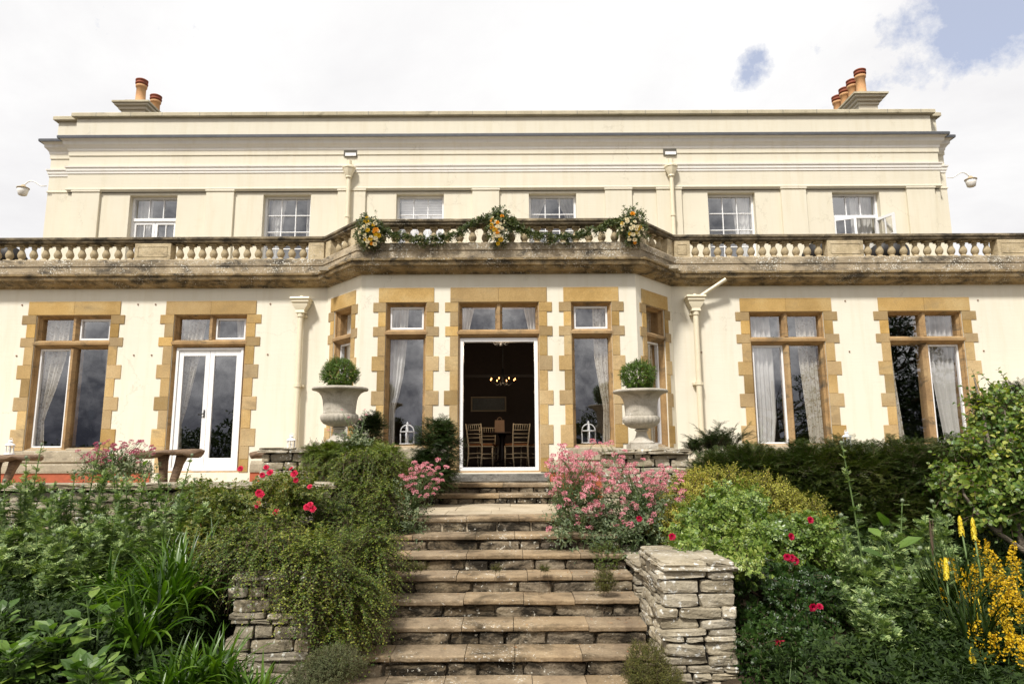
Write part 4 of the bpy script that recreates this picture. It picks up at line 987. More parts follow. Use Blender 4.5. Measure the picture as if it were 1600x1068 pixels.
def pinnate(n=5, w=.40):
    """feathery thistle leaf: midrib strip and narrow pointed lobes"""
    vs = [(0, .012, 0), (1, 0, -.16), (0, -.012, 0), (.5, 0, 0)]; fs = [(0, 3, 1, 1), (2, 3, 1, 1)]; vs = [(0, .02, 0), (0, -.02, 0), (1, -.004, -.2), (1, .004, -.2)]; fs = [(0, 1, 2, 3)]
    for j in range(n):
        x = .12+.8*j/n; ln = w*math.sin(math.pi*(.18+.8*j/n))**.8+.05
        for s in (-1, 1):
            k = len(vs); z = -.2*x*x; vs += [(x-.05, 0, z), (x-.02+.04*math.sin(j*5), s*ln*.55, z+.05), (x+.14+.07*s*math.sin(j*3), s*ln*(.8+.2*math.sin(j*4+s)), z+.01), (x+.09, s*ln*.16, z)]; fs.append((k, k+3, k+2, k+1) if s > 0 else (k, k+1, k+2, k+3))
    return np.array(vs, float), np.array(fs)
def frond(n=8, w=.30, lw=.055, back=.12):
    vs = [(0, .012, 0), (0, -.012, 0), (1, -.003, -.12), (1, .003, -.12)]; fs = [(0, 1, 2, 3)]
    for j in range(n):
        x = .06+.86*j/n
        for s in (-1, 1):
            k = len(vs); l = w*(1-.55*(j/n)**2)*(.9+.1*s*math.sin(j*2.3)); z = -.12*x*x; vs += [(x, 0, z), (x+back*.35-lw*.4, s*l*.5, z+.03), (x+back, s*l, z-.01), (x+back*.35+lw*.6, s*l*.5, z+.03)]; fs.append((k, k+3, k+2, k+1) if s > 0 else (k, k+1, k+2, k+3))
    return np.array(vs, float), np.array(fs)
FRY = frond(9, .26, .07, .10); FRC = frond(6, .20, .15, .05)
PIN = pinnate()
ROSELEAF = compound(5, diamond(.6, .08), .42)
def place(mb, tm, P, A, N, S, S2=None):
    """instances of template tm at P, axis A, normal N, length S"""
    N = nrm(N-A*(A*N).sum(-1, keepdims=True)); W = np.cross(N, A)
    v, f = tm; S = np.asarray(S)[:, None, None]; S2 = S if S2 is None else np.asarray(S2)[:, None, None]
    q = P[:, None, :]+S*(v[None, :, 0:1]*A[:, None, :])+S2*(v[None, :, 1:2]*W[:, None, :]+v[None, :, 2:3]*N[:, None, :])
    m = len(P); F = f[None]+(np.arange(m)*len(v))[:, None, None]
    mb.add(q.reshape(-1, 3), F.reshape(-1, f.shape[1]))
def rdir(n): return nrm(rng.normal(size=(n, 3)))
def sprigs(lf, st, B, D, L, K, size, tm, ang=55, droop=.25, ranks=0, taper=.55, up=.5, jit=.25, sw=.003, first=.12, upright=0, wf=1.0):
    M = len(B); D = nrm(D); L = np.broadcast_to(L, (M,)).astype(float); t = np.linspace(first, 1, K)[None, :]+rng.normal(size=(M, K))*.02
    dr = np.array([0, 0, -1.0])*droop
    P = B[:, None]+D[:, None]*(L[:, None]*t)[..., None]+dr*(L[:, None]*t**2)[..., None]
    T = nrm(D[:, None]+2*dr*t[..., None])
    ref = rdir(M)[:, None]; S = nrm(np.cross(T, np.array([0, 0, 1.0])+ref*.05)); U = np.cross(S, T)
    if ranks == 2: ph = np.where(np.arange(K)[None] % 2, 0, math.pi)+rng.normal(size=(M, K))*.3
    else: ph = rng.uniform(0, 6.28, (M, 1))+np.arange(K)[None]*2.4+rng.normal(size=(M, K))*.2
    Rd = np.cos(ph)[..., None]*S+np.sin(ph)[..., None]*U
    a = R(ang)+rng.normal(size=(M, K))*R(ang)*.22
    A = nrm(np.cos(a)[..., None]*T+np.sin(a)[..., None]*Rd+np.array([0, 0, upright]))
    N = nrm((U if ranks == 2 else T)+np.array([0, 0, up])+rng.normal(size=(M, K, 3))*jit)
    s = size*(1-taper*np.clip(t, 0, 1)**1.5)*rng.uniform(.7, 1.2, (M, K))
    f = lambda x: x.reshape(-1, 3)
    place(lf, tm, f(P), f(A), f(N), s.ravel(), s.ravel()*wf)
    if st is not None:
        nseg = 4; tt = np.linspace(0, 1, nseg)[None, :]
        C = B[:, None]+D[:, None]*(L[:, None]*tt)[..., None]+dr*(L[:, None]*tt**2)[..., None]
        TT = nrm(D[:, None]+2*dr*tt[..., None]); SS = nrm(np.cross(TT, ref*1.0)); UU = np.cross(SS, TT); rr = (sw*(1-.7*tt))[..., None]
        V = np.stack([C+rr*(math.cos(q)*SS+math.sin(q)*UU) for q in (0, 2.09, 4.19)], 2)   # M,nseg,3,3
        base = (np.arange(M)*nseg*3)[:, None, None]
        F = np.array([(i*3+j, i*3+(j+1) % 3, (i+1)*3+(j+1) % 3, (i+1)*3+j) for i in range(nseg-1) for j in range(3)])
        st.add(V.reshape(-1, 3), (F[None]+base).reshape(-1, 4))
    return P[:, -1], T[:, -1]
def inlump(c, r, n, lo=.55, hi=1.0, wob_=.18, zmin=None):
    """points in the outer shell of an uneven ellipsoid, with outward directions"""
    d = rdir(n); rr = rng.uniform(lo**3, hi**3, n)**(1/3)
    k = 1+wob_*wob(d*2.2, rng.integers(1e9), 1.5)[:, :1]*1.2
    P = np.array(c)+d*np.array(r)*k*rr[:, None]; out = nrm(d/np.array(r))
    return P, out
def px_lump(px, py, Y, rx, ry, rd):
    c = at(px, py, Y); k = Y*1.0/FPX; return c, (rx*k, rd, ry*k)
def bush(name, label, cat, lumps, mat, tm, size, dens, K=8, L=.16, ang=55, droop=.2, ranks=0, upd=.5, rnd=.6, twig=None, lo=.5, zmin=None, base=None, stems=5, group=None, taper=.45, up=.5, sw=.003, outw=1.0, wf=1.0, holes=.0, leafname='foliage', mat2=None):
    lf, st = MB(), MB(); cs = np.array([c for c, r in lumps]); gx, gy = cs[:, 0].mean(), cs[:, 1].mean()
    base = base or (gx, gy, gz(gx, gy)); root = base
    tips = []
    for c, r in lumps:
        area = (r[0]*r[2]+r[0]*r[1]+r[1]*r[2])*4.2; n = int(area*dens); P, O = inlump(c, r, n, lo)
        keep = rng.random(n) > holes*(wob(P*3, 5, 1.2)[:, 0] > .25)
        P, O = P[keep], O[keep]
        front = O[:, 1] < .55                      # leave out only the deep far side nobody can step round to
        P, O = P[front | (O[:, 2] > .3)], O[front | (O[:, 2] > .3)]; n = len(P)
        D = nrm(O*outw+np.array([0, 0, upd])+rdir(n)*rnd)
        l = L*rng.uniform(.6, 1.3, n); P0 = P-D*l[:, None]*.6
        if zmin is not None: k_ = P0[:, 2] > zmin; P0, D, l = P0[k_], D[k_], l[k_]
        tp, td = sprigs(lf, st, P0, D, l, K, size, tm, ang, droop, ranks, taper, up, sw=sw, wf=wf); tips.append(tp)
    rp = random.Random(int(abs(base[0])*1000))
    for c, r in lumps:
        for _ in range(stems):
            q = Vector(c)+Vector((rp.uniform(-.6, .6)*r[0], rp.uniform(-.6, .6)*r[1], rp.uniform(-.2, .6)*r[2])); b = Vector(base)+Vector((rp.uniform(-.1, .1), rp.uniform(-.1, .1), -.05))
            m = (q+b)/2+Vector((rp.uniform(-.1, .1), rp.uniform(-.1, .1), rp.uniform(-.05, .15))); w0 = sw*3.5
            st.tube([b, b.lerp(m, .6), m, m.lerp(q, .5)+Vector((0, 0, .02)), q], [w0, w0*.9, w0*.7, w0*.5, w0*.3], 6)
    o = empty(name, root, label, cat, group)
    lf.build(leafname, mat, o, root); st.build('twigs', twig or M_TWIG, o, root)
    return o, np.concatenate(tips)
def flowerset(o, meshes, pts, name, mats, scale=(.8, 1.2), cap=100, aim=None):
    """meshes = list of mesh data; each flower its own object under the plant"""
    root = o.location; out = []
    for i, p in enumerate(pts[:cap]):
        me = meshes[i % len(meshes)]; f = bpy.data.objects.new(name, me); COL.objects.link(f); f.parent = o; f.location = Vector(p)-root
        s = random.uniform(*scale); f.scale = (s, s, s)
        v = Vector(aim or (0, -.35, 1))+Vector((random.uniform(-.5, .5), random.uniform(-.5, .4), random.uniform(-.3, .3))); v += Vector((random.uniform(-.35, .35), 0, random.uniform(-.3, .3))); f.rotation_euler = v.to_track_quat('Z', 'Y').to_euler(); out.append(f)
    return out
def meshdata(mb, name, mat, smooth=False):
    o = mb.build(name, mat, None, (0, 0, 0), smooth); me = o.data; bpy.data.objects.remove(o); return me
def petalmat(name, cols, trans=.3):
    return leafmat(name, cols, .5, trans, .3, 6, tr=(1.2, 1.0, 1.0))
M_TWIG = simple('brown_twig', (.09, .06, .035), .8); M_GSTEM = simple('green_stem', (.11, .17, .05), .6); M_TRUNK = woodmat('grey_bark', (.05, .04, .03), (.22, .18, .13))
M_BOX = leafmat('box_leaves', [(.03, .08, .008), (.07, .16, .015), (.14, .26, .025), (.24, .38, .05)], .4, .35)
M_YEW = leafmat('yew_needles', [(.008, .022, .006), (.022, .05, .012), (.045, .085, .02), (.10, .13, .03)], .5, .2, .3)
M_HEDGE = leafmat('yew_hedge_needles', [(.012, .028, .006), (.03, .06, .012), (.065, .11, .02), (.23, .24, .05)], .5, .25, .3)
M_COTO = leafmat('cotoneaster_leaves', [(.018, .05, .010), (.07, .14, .022), (.20, .28, .045), (.46, .48, .09)], .45, .3, .35)
M_ROSE1 = leafmat('rose_leaves_left', [(.05, .10, .02), (.12, .19, .035), (.24, .28, .06), (.34, .20, .06)], .4, .35)
M_SPIR = leafmat('golden_shrub_leaves', [(.14, .20, .03), (.34, .38, .06), (.50, .47, .09), (.52, .28, .07)], .5, .4)
M_ROSE2 = leafmat('rose_leaves_right', [(.05, .12, .025), (.13, .24, .05), (.26, .40, .09), (.50, .62, .20)], .35, .3, .5)
M_ROSED = leafmat('deep_green_rose_leaves', [(.012, .04, .010), (.03, .08, .018), (.06, .13, .03), (.10, .19, .05)], .35, .3, .45)
M_THIS = leafmat('thistle_leaves', [(.06, .12, .05), (.17, .29, .12), (.38, .54, .24), (.68, .82, .44)], .5, .3)
M_VALL = leafmat('valerian_leaves', [(.06, .11, .06), (.12, .19, .11), (.22, .30, .19), (.36, .42, .26)], .45, .3)
M_STRAP = leafmat('strap_leaves', [(.015, .05, .006), (.05, .13, .012), (.11, .24, .02), (.22, .36, .05)], .35, .4, .5, 2.5)
M_BROAD = leafmat('broad_leaves', [(.035, .09, .018), (.08, .18, .03), (.16, .30, .055), (.30, .42, .09)], .4, .35, .45)
M_VIB = leafmat('shrub_leaves_far_right', [(.04, .11, .025), (.11, .22, .05), (.25, .38, .08), (.56, .52, .11)], .4, .4, .5)
M_LOOS = leafmat('loosestrife_leaves', [(.02, .05, .010), (.04, .09, .015), (.08, .14, .02)], .5, .3)
M_MOSS = leafmat('moss_sprigs', [(.04, .06, .010), (.11, .13, .02), (.22, .20, .04)], .7, .3)
M_THYME = leafmat('thyme_sprigs', [(.06, .09, .04), (.13, .17, .08), (.22, .26, .13)], .6, .3)
M_PINK = petalmat('pink_valerian_petals', [(.52, .12, .18), (.66, .24, .29), (.76, .38, .41), (.85, .58, .57)]); M_PINKD = petalmat('deep_pink_valerian_petals', [(.30, .04, .09), (.45, .09, .16), (.60, .20, .27)])
M_REDR = petalmat('red_rose_petals', [(.48, .01, .04), (.64, .02, .08), (.74, .09, .16)]); M_CRIM = petalmat('crimson_rose_petals', [(.35, .0, .03), (.55, .01, .07)])
M_YEL = petalmat('yellow_petals', [(.46, .27, .005), (.62, .41, .01), (.72, .54, .03)]); M_CREAMF = petalmat('cream_petals', [(.70, .62, .35), (.80, .74, .50), (.85, .82, .65)])
M_ORANGE = petalmat('orange_petals', [(.70, .28, .01), (.80, .40, .02)]); M_POKER = petalmat('poker_florets', [(.60, .42, .01), (.75, .60, .03), (.70, .66, .10)])
M_THH = simple('thistle_head', (.20, .24, .15), .8, var=.4, scale=60)

# flower meshes
def headmesh(n, r, ps, name, mat, flat=.7, tm=None):
    mb = MB(); d = rdir(n); d[:, 2] = np.abs(d[:, 2])*flat+.05; P = d*r*rng.uniform(.75, 1, (n, 1)); place(mb, tm or diamond(.8, .1, .05), P, nrm(d+rdir(n)*1.2), nrm(d+rdir(n)*.4), rng.uniform(.7, 1.2, n)*ps)
    st = MB(); return meshdata(mb, name, mat)
VAL = [headmesh(70, .026, .012, 'flower_head', M_PINK) for _ in range(4)]; VALD = [headmesh(50, .030, .014, 'flower_head', M_PINKD) for _ in range(3)]
def rosemesh(r, name, mat, layers=5):
    mb = MB()
    for l in range(layers):
        n = 4+l; a0 = l*1.1; tilt = R(12+68*l/(layers-1)); rr = r*(.35+.65*l/(layers-1))
        a = a0+np.arange(n)*2*math.pi/n+rng.normal(size=n)*.15; rad = np.stack([np.cos(a), np.sin(a), 0*a], 1)
        A = nrm(rad*math.sin(tilt)+np.array([0, 0, math.cos(tilt)])); N = nrm(np.array([0, 0, 1])*math.sin(tilt)-rad*math.cos(tilt)+rdir(n)*.15)
        place(mb, oval(1.15, .22, -.05), rad*r*.1, A, N, np.full(n, rr))
    return meshdata(mb, name, mat)
ROSE = [rosemesh(.042, 'rose_bloom', M_REDR) for _ in range(3)]; ROSEC = [rosemesh(.036, 'rose_bloom', M_CRIM) for _ in range(2)]

# ------------------------------------------------------------------ box balls
def box_ball(x, y, z, r, label):
    lf, st = MB(), MB(); c = (x, y, z+r*.86); P, O = inlump(c, (r, r, r*.94), 1500, .72, 1.0, .12)
    sprigs(lf, st, P-O*.045, nrm(O+rdir(1500)*.5+np.array([0, 0, .2])), .06, 9, .021, diamond(.62, .05), 50, 0, 0, .2, sw=.0012)
    for _ in range(9): q = Vector(c)+Vector((random.uniform(-.6, .6)*r, random.uniform(-.6, .6)*r, random.uniform(-.2, .6)*r)); st.tube([(x, y, z-.08), (x, y, z+.06), q], [.012, .01, .004], 6)
    o = empty('box_ball', (x, y, z), label, 'shrub'); lf.build('foliage', M_BOX, o, (x, y, z)); st.build('twigs', M_TWIG, o, (x, y, z))
box_ball(-2.33, 10.1, 2.71, .275, 'clipped round box ball growing in the left urn'); box_ball(2.10, 10.1, 2.655, .275, 'clipped round box ball growing in the right urn')

# ------------------------------------------------------------------ garland
def garland():
    root = (0, 11.38, 5.7); o = empty('flower_garland', root, 'leafy garland with yellow and white bouquets swagged along the balustrade of the bay', 'garland')
    lf, st = MB(), MB(); Yg = 11.36
    pts = [(583, 352), (600, 362), (625, 368), (655, 375), (690, 373), (722, 362), (748, 342), (778, 338), (800, 345), (812, 358), (835, 366), (870, 372), (905, 366), (940, 355), (965, 345), (985, 342)]
    W = np.array([at(a, b+0, Yg) for a, b in pts]); tt = np.linspace(0, len(W)-1, 420); P = np.stack([np.interp(tt, range(len(W)), W[:, k]) for k in range(3)], 1)
    P = P+rng.normal(size=P.shape)*np.array([.01, .015, .02]); D = nrm(rdir(len(P))+np.array([0, -.6, .1]))
    sprigs(lf, st, P, D, .10, 9, .052, oval(.5), 60, .5, 0, .3, sw=.0015); sprigs(lf, st, P+rng.normal(size=P.shape)*.025, D, .08, 8, .048, oval(.5), 60, .5, 0, .3, sw=.0015)
    P2 = P[::2]; sprigs(lf, st, P2, nrm(rdir(len(P2))*1.2+np.array([0, -.3, -.1])), .15, 5, .035, diamond(.4), 50, .4, 0, .3, sw=.0015)
    clusters = [((577, 360), 24, 30), ((779, 352), 20, 32), ((988, 352), 26, 30)]
    flw = []
    for (cx, cy), rx, ry in clusters:
        c = np.array(at(cx, cy, Yg-.05)); k = 11.3/FPX; n = 260; Q, O = inlump(c, (rx*k*.9, .09, ry*k*.95), n, .3, 1); sprigs(lf, st, Q, nrm(O+rdir(n)*.8+np.array([0, -.4, -.1])), .09, 7, .048, oval(.48), 55, .4, 0, .3, sw=.0015)
    fm = MB(); sprig_m = lf.build('leaf_swag', leafmat('garland_leaves', [(.02, .045, .015), (.06, .10, .03), (.13, .18, .06), (.28, .33, .15)], .4, .25), o, root); st.build('wire', M_TWIG, o, root)
    lab = ['bouquet at the left corner', 'middle bouquet hanging lowest', 'bouquet at the right corner']
    YR = rosemesh(.055, 'bloom', M_YEL); WR = rosemesh(.052, 'bloom', M_CREAMF); OR_ = rosemesh(.055, 'bloom', M_ORANGE); sm = rosemesh(.028, 'bloom', M_CREAMF)
    for i, ((cx, cy), rx, ry) in enumerate(clusters):
        base = at(cx, cy, Yg-.16); b = MB(); b.tube([(base[0], base[1]+.12, base[2]-.1), (base[0], base[1]+.05, base[2]), (base[0], base[1]+.12, base[2]+.1)], .02, 6); bq = b.build('bouquet', M_GSTEM, o, root); bq['label'] = lab[i]
        for j in range(44):
            a = random.uniform(0, 6.28); r = math.sqrt(random.random())*.82; p = at(cx+rx*r*math.cos(a)*(.8), cy+4+ry*r*math.sin(a), Yg-.14-.08*(1-r))
            me = random.choice([YR, WR, WR, OR_, sm, sm, sm, WR, sm, YR, sm, WR]); f = bpy.data.objects.new('bloom', me); COL.objects.link(f); f.parent = bq; f.location = Vector(p)-Vector(root); s = random.uniform(.45, .85); f.scale = (s, s, s)
            v = Vector((math.cos(a)*r*.8, -1, -math.sin(a)*r*.6)); f.rotation_euler = v.to_track_quat('Z', 'Y').to_euler()
garland()

# ------------------------------------------------------------------ left border
PL = px_lump
bush('yew_bush', 'dark feathery yew bush on the terrace just left of the doorway', 'shrub', [PL(682, 700, 10.3, 34, 46, .4), PL(672, 735, 10.2, 42, 30, .4), PL(694, 678, 10.3, 18, 24, .25)], M_YEW, FRY, .13, 260, 7, .24, 48, .35, 2, .4, .6, base=(-1.15, 10.3, Z1), taper=.4, wf=1.0)
bush('yew_bush', 'small dark yew rising behind the left urn', 'shrub', [PL(575, 672, 10.7, 26, 24, .25), PL(588, 660, 10.7, 12, 16, .2)], M_YEW, FRY, .12, 260, 7, .22, 48, .3, 2, .5, .6, base=(-2.0, 10.8, Z1), taper=.4, wf=1.0)
def valerian(label, lumps, nleaf, nst, heads, L=.42, hp=None, mat=M_VALL, base=None, reach=.9, spread=.55, hs=(.8, 1.3)):
    lf, st = MB(), MB(); hpts = []; cs = np.array([c for c, r in lumps]); base = base or (*cs.mean(0)[:2], gz(*cs.mean(0)[:2])); base = tuple(float(q) for q in base)
    for c, r in lumps:
        area = (r[0]*r[2]+r[0]*r[1]+r[1]*r[2])*4.2; n = int(area*nleaf); P, O = inlump(c, r, n, .3); D = nrm(O*.8+rdir(n)*.5+np.array([0, -.1, .5]))
        sprigs(lf, st, P-D*.1, D, .22, 9, .052, oval(.48, .05), 58, .1, 0, .3, sw=.003)
    bc = np.array(base)
    for (x, y, z) in hp:
        P = np.array([x, y, z]); nearest = min(lumps, key=lambda l: np.linalg.norm(np.array(l[0])-P)); c = np.array(nearest[0])
        B = c+rdir(1)[0]*np.array(nearest[1])*.35; v = P-B; m = B+v*.55+rng.normal(size=3)*.02
        st.tube([B, m, P-np.array([0, 0, .012])], [.004, .003, .002], 5)
        k = 5; tt = rng.uniform(.2, .85, k)[:, None]; Q = B+v*tt; place(lf, oval(.35), Q, nrm(rdir(k)+nrm(v)*.8), rdir(k)*.4+np.array([0, 0, 1]), rng.uniform(.03, .055, k))
        # side cymes just under the head
        for _ in range(3):
            q = P+rng.normal(size=3)*np.array([.03, .03, .018])-np.array([0, 0, .02]); st.tube([P-v*.12, q], .0012, 3)
    o = empty('pink_valerian', base, label, 'flowering plant'); lf.build('foliage', mat, o, base); st.build('flower_stems', M_GSTEM, o, base)
    flowerset(o, heads, hp, 'flower_head', None, hs, 100)
    return o
def heads_in(polys, n, Y0, Yr):
    out = []
    for (cx, cy, rx, ry, k) in polys:
        for _ in range(int(n*k)):
            a = random.uniform(0, 6.28); r = math.sqrt(random.random()); out.append(at(cx+rx*r*math.cos(a), cy+ry*r*math.sin(a), Y0+random.uniform(-Yr, Yr)))
    random.shuffle(out); return out
valerian('pink valerian spilling over the steps on the left', [PL(640, 790, 8.5, 26, 45, .3), PL(645, 830, 8.3, 22, 30, .25)], 85, 0, VAL,
         hp=heads_in([(662, 748, 30, 28, .7), (655, 738, 38, 22, .2), (690, 725, 14, 8, .06), (655, 840, 12, 16, .04)], 62, 8.3, .12), base=(-1.35, 8.55, .95))
valerian('large clump of pink valerian beside the steps on the right', [PL(905, 840, 8.1, 42, 34, .35), PL(960, 845, 8.05, 40, 42, .35), PL(1010, 830, 8.1, 40, 40, .35), PL(930, 790, 8.3, 45, 30, .3), PL(1000, 800, 8.2, 40, 30, .3)], 75, 0, VAL,
         hp=heads_in([(905, 740, 42, 42, .28), (970, 765, 60, 40, .34), (1035, 745, 34, 30, .14), (900, 790, 46, 25, .12), (985, 800, 50, 26, .12), (890, 830, 40, 16, .03)], 100, 8.0, .25), base=(1.75, 8.2, .4), hs=(1.0, 1.6))
valerian('second clump of pink valerian, standing behind against the terrace wall', [PL(900, 780, 8.8, 36, 30, .25), PL(1015, 790, 8.7, 40, 34, .25)], 60, 0, VAL,
         hp=heads_in([(900, 730, 34, 36, .45), (950, 745, 50, 36, .35), (1040, 750, 34, 30, .2)], 95, 8.6, .15), base=(1.5, 8.8, .9), hs=(1.0, 1.6))
valerian('pink valerian reaching out towards the right urn pedestal', [PL(1000, 790, 8.3, 40, 34, .25), PL(880, 800, 8.3, 26, 24, .2)], 60, 0, VAL,
         hp=heads_in([(880, 745, 28, 50, .35), (940, 710, 26, 24, .1), (985, 740, 55, 36, .35), (1040, 770, 30, 26, .2)], 100, 8.2, .15), base=(1.65, 8.45, .7), hs=(1.0, 1.6))
valerian('dark pink valerian between the two left-hand log tables', [PL(185, 732, 9.7, 62, 22, .3), PL(160, 735, 9.7, 40, 18, .3)], 60, 0, VALD,
         hp=heads_in([(185, 706, 58, 20, .6), (160, 712, 45, 16, .2), (215, 700, 40, 14, .2)], 95, 9.6, .2), base=(-5.6, 9.7, 1.02), hs=(.8, 1.2))
bush('trailing_cotoneaster', 'small leaved evergreen shrub cascading over the pier left of the steps', 'shrub',
     [PL(575, 720, 8.9, 60, 30, .35), PL(560, 770, 8.6, 62, 45, .4), PL(540, 820, 8.2, 80, 48, .45), PL(560, 880, 7.6, 60, 60, .4), PL(495, 860, 7.0, 70, 52, .5), PL(430, 830, 7.1, 60, 45, .5), PL(520, 925, 6.8, 50, 52, .35), PL(600, 800, 8.2, 30, 60, .3), PL(420, 850, 6.25, 66, 34, .35), PL(490, 868, 6.15, 52, 46, .32), PL(470, 925, 5.98, 34, 34, .16), PL(545, 930, 6.35, 46, 60, .3), PL(520, 985, 6.15, 24, 34, .18), PL(375, 838, 6.4, 44, 42, .3), PL(410, 872, 6.05, 46, 22, .2), PL(590, 865, 7.0, 36, 60, .3), PL(575, 940, 6.5, 26, 46, .2), PL(330, 880, 6.5, 30, 50, .25)],
     M_COTO, diamond(.66, .05), .027, 400, 20, .34, 62, .6, 2, .15, .5, base=(-1.9, 7.9, .1), lo=.5, taper=.2, stems=4, holes=.5)
bush('trailing_yew', 'arching evergreen sprays spreading over the left urn pedestal', 'shrub', [PL(555, 705, 9.7, 70, 20, .35), PL(600, 722, 9.5, 36, 32, .35), PL(515, 702, 9.8, 42, 14, .25), PL(580, 735, 9.2, 50, 26, .35)], M_COTO, FRY, .11, 260, 9, .36, 42, .5, 2, .3, .5, base=(-2.1, 9.6, 1.3), taper=.3, wf=1.0)
o, tips = bush('red_rose_bush', 'rose bush with bright red blooms in front of the terrace wall', 'rose bush',
     [PL(410, 790, 7.9, 75, 42, .4), PL(350, 810, 7.9, 60, 45, .4), PL(460, 770, 8.0, 42, 34, .35), PL(330, 850, 7.6, 45, 50, .4), PL(310, 780, 8.1, 36, 34, .3), PL(380, 860, 7.4, 50, 40, .4)],
     M_ROSE1, compound(5, diamond(.64, .06), .45), .105, 140, 7, .22, 55, .2, 0, .5, .7, base=(-3.6, 7.9, .3), holes=.4)
flowerset(o, ROSE, [at(a, b, 7.55) for a, b in ((376, 732), (416, 730), (422, 738), (455, 732), (460, 740), (462, 750), (405, 770), (408, 773), (485, 788), (480, 792), (489, 795), (484, 760), (410, 742), (403, 788), (312, 822), (432, 800))], 'rose_bloom', None, (.6, 1.05), aim=(0, -1, .6))

# globe thistles: stems with feathery leaves, round buds
def thistle(x, y, h, lean, n, label, group, head=True, stems_n=3):
    b = (x, y, gz(x, y)); lf, st = MB(), MB(); hd = []
    for s in range(stems_n):
        hh = h*random.uniform(.70, .92) if s else h*1.06; lx, ly = lean[0]+random.uniform(-.22, .22), lean[1]+random.uniform(-.15, .12); p0 = Vector((x+random.uniform(-.12, .12), y+random.uniform(-.12, .12), b[2]))
        P = [p0+Vector((lx*t_**1.5, ly*t_**1.5, hh*t_)) for t_ in np.linspace(0, 1, 7)]; st.tube(P, [.011, .010, .009, .008, .007, .006, .004], 6)
        k = n; tt = rng.uniform(.05, .97, k); Q = np.array([tuple(p0+Vector((lx*q**1.5, ly*q**1.5, hh*q))) for q in tt])
        A = rdir(k); A[:, 2] = -.1+.75*rng.random(k)+.3*tt; A = nrm(A); sz = (.235-.135*tt)*rng.uniform(.6, 1.2, k)*(1 if s else .62)
        place(lf, PIN, Q, A, np.array([0, 0, 1.0])+rdir(k)*.6-A*.2, sz)
        if head and s < 2: hd.append(P[-1])
    o = empty('globe_thistle', b, label, 'thistle', group); lf.build('foliage', M_THIS, o, b); st.build('stems', M_GSTEM, o, b)
    for p in hd:
        m = MB(); d = rdir(90); place(m, (np.array([(0, .06, 0), (1, 0, 0), (0, -.06, 0)]), np.array([(0, 1, 2)])), d*.014, d, rdir(90), np.full(90, .012)); m.lathe([(.004, -.016), (.013, -.009), (.016, 0), (.013, .009), (.004, .016)], n=10)
        q = m.build('flower_bud', M_THH, o, (0, 0, 0)); q.location = p-Vector(b)
ths = [(8, 800, 7.3), (45, 740, 7.6), (78, 790, 7.2), (48, 720, 8.0), (115, 760, 7.6), (150, 720, 7.9), (175, 770, 7.3), (205, 730, 7.8), (235, 780, 7.2), (262, 735, 7.9), (290, 770, 7.6), (140, 820, 6.9), (20, 850, 6.9), (90, 850, 6.8), (210, 830, 6.9), (265, 830, 7.2), (-15, 760, 7.6)]
tl = ['leftmost globe thistle at the edge of the picture', 'thistle below the far left log table', 'thistle left of centre in the left-hand thistle bed, medium tall', 'tall thin thistle spire rising before the far left log table', 'thistle in front of the pale capstone of the terrace wall', 'tallest leafy thistle below the dark pink valerian', 'thistle in the middle of the left bed', 'thistle reaching the foot of the split log table', 'thistle right of the middle of the left bed', 'thistle below the french doors', 'last thistle before the red rose bush', 'low dark thistle above the big broad leaves', 'low thistle at the far left under the taller ones', 'low thistle above the broad leaved plant', 'low dark thistle above the strap leaves', 'low thistle beside the red rose bush', 'half hidden thistle cut by the left picture edge']
for (a, b_, Y), lb in zip(ths, tl):
    p = at(a, b_, Y); g_ = gz(p[0], Y); thistle(p[0], Y, (p[2]-g_)*1.09, (0, -.05), 70, lb, 'globe thistles in the left bed', stems_n=4)
trs = [(1330, 705, 6.9), (1405, 790, 6.6), (1340, 812, 6.5), (1455, 790, 6.8), (1450, 880, 6.2), (1335, 850, 6.5), (1385, 860, 6.0), (1420, 900, 6.0), (1345, 915, 5.9), (1370, 940, 5.6), (1460, 960, 5.7)]
tr_l = ['tallest thistle right of the steps, reaching above the hedge', 'thistle with a round bud in the right bed, second tallest', 'thistle in front of the right rose bush', 'thistle nearest the yellow torch lilies', 'thistle right of the large pale leaf', 'left-hand thistle touching the right rose bush', 'middle thistle of the right bed, shorter', 'short thistle under the large pale leaf', 'short thistle low beside the climbing rose', 'lowest thistle at the bottom of the right bed', 'low thistle at the foot of the torch lilies']
for (a, b_, Y), lb in zip(trs, tr_l):
    p = at(a, b_, Y); g_ = gz(p[0], Y); thistle(p[0], Y, p[2]-g_, (0, -.03), 56, lb, 'globe thistles in the right bed', stems_n=3 if b_ > 720 else 1)
# dark undergrowth
def cover(name, label, x0, x1, y0, y1, n, h, mat, tm, size, K=9):
    lf, st = MB(), MB(); B = np.stack([rng.uniform(x0, x1, n), rng.uniform(y0, y1, n), np.zeros(n)], 1); q_ = wob(B*1.6, 77, 1.2)[:, 0]; B = B[(q_ > -.45) | (rng.random(n) < .25)]; n = len(B); q_ = wob(B*1.6, 77, 1.2)[:, 0]; B[:, 2] = [gz(a, b) for a, b, _ in B]
    sprigs(lf, st, B, nrm(rdir(n)*.6+np.array([0, -.1, 1])), rng.uniform(.5, 1.2, n)*h*np.clip(.85+.5*q_, .4, 1.4), K, size, tm, 60, .15, 0, .2, sw=.004)
    o = empty(name, (x0, y0, 0), label, 'undergrowth'); o['kind'] = 'stuff'; a = lf.build('foliage', mat, o, (x0, y0, 0)); b = st.build('stems', M_GSTEM, o, (x0, y0, 0)); return o
UL = compound(5, diamond(.42, .06), .5, 48)
M_UND = leafmat('undergrowth_leaves', [(.008, .022, .004), (.024, .055, .010), (.065, .12, .026)], .6, .25, .2)
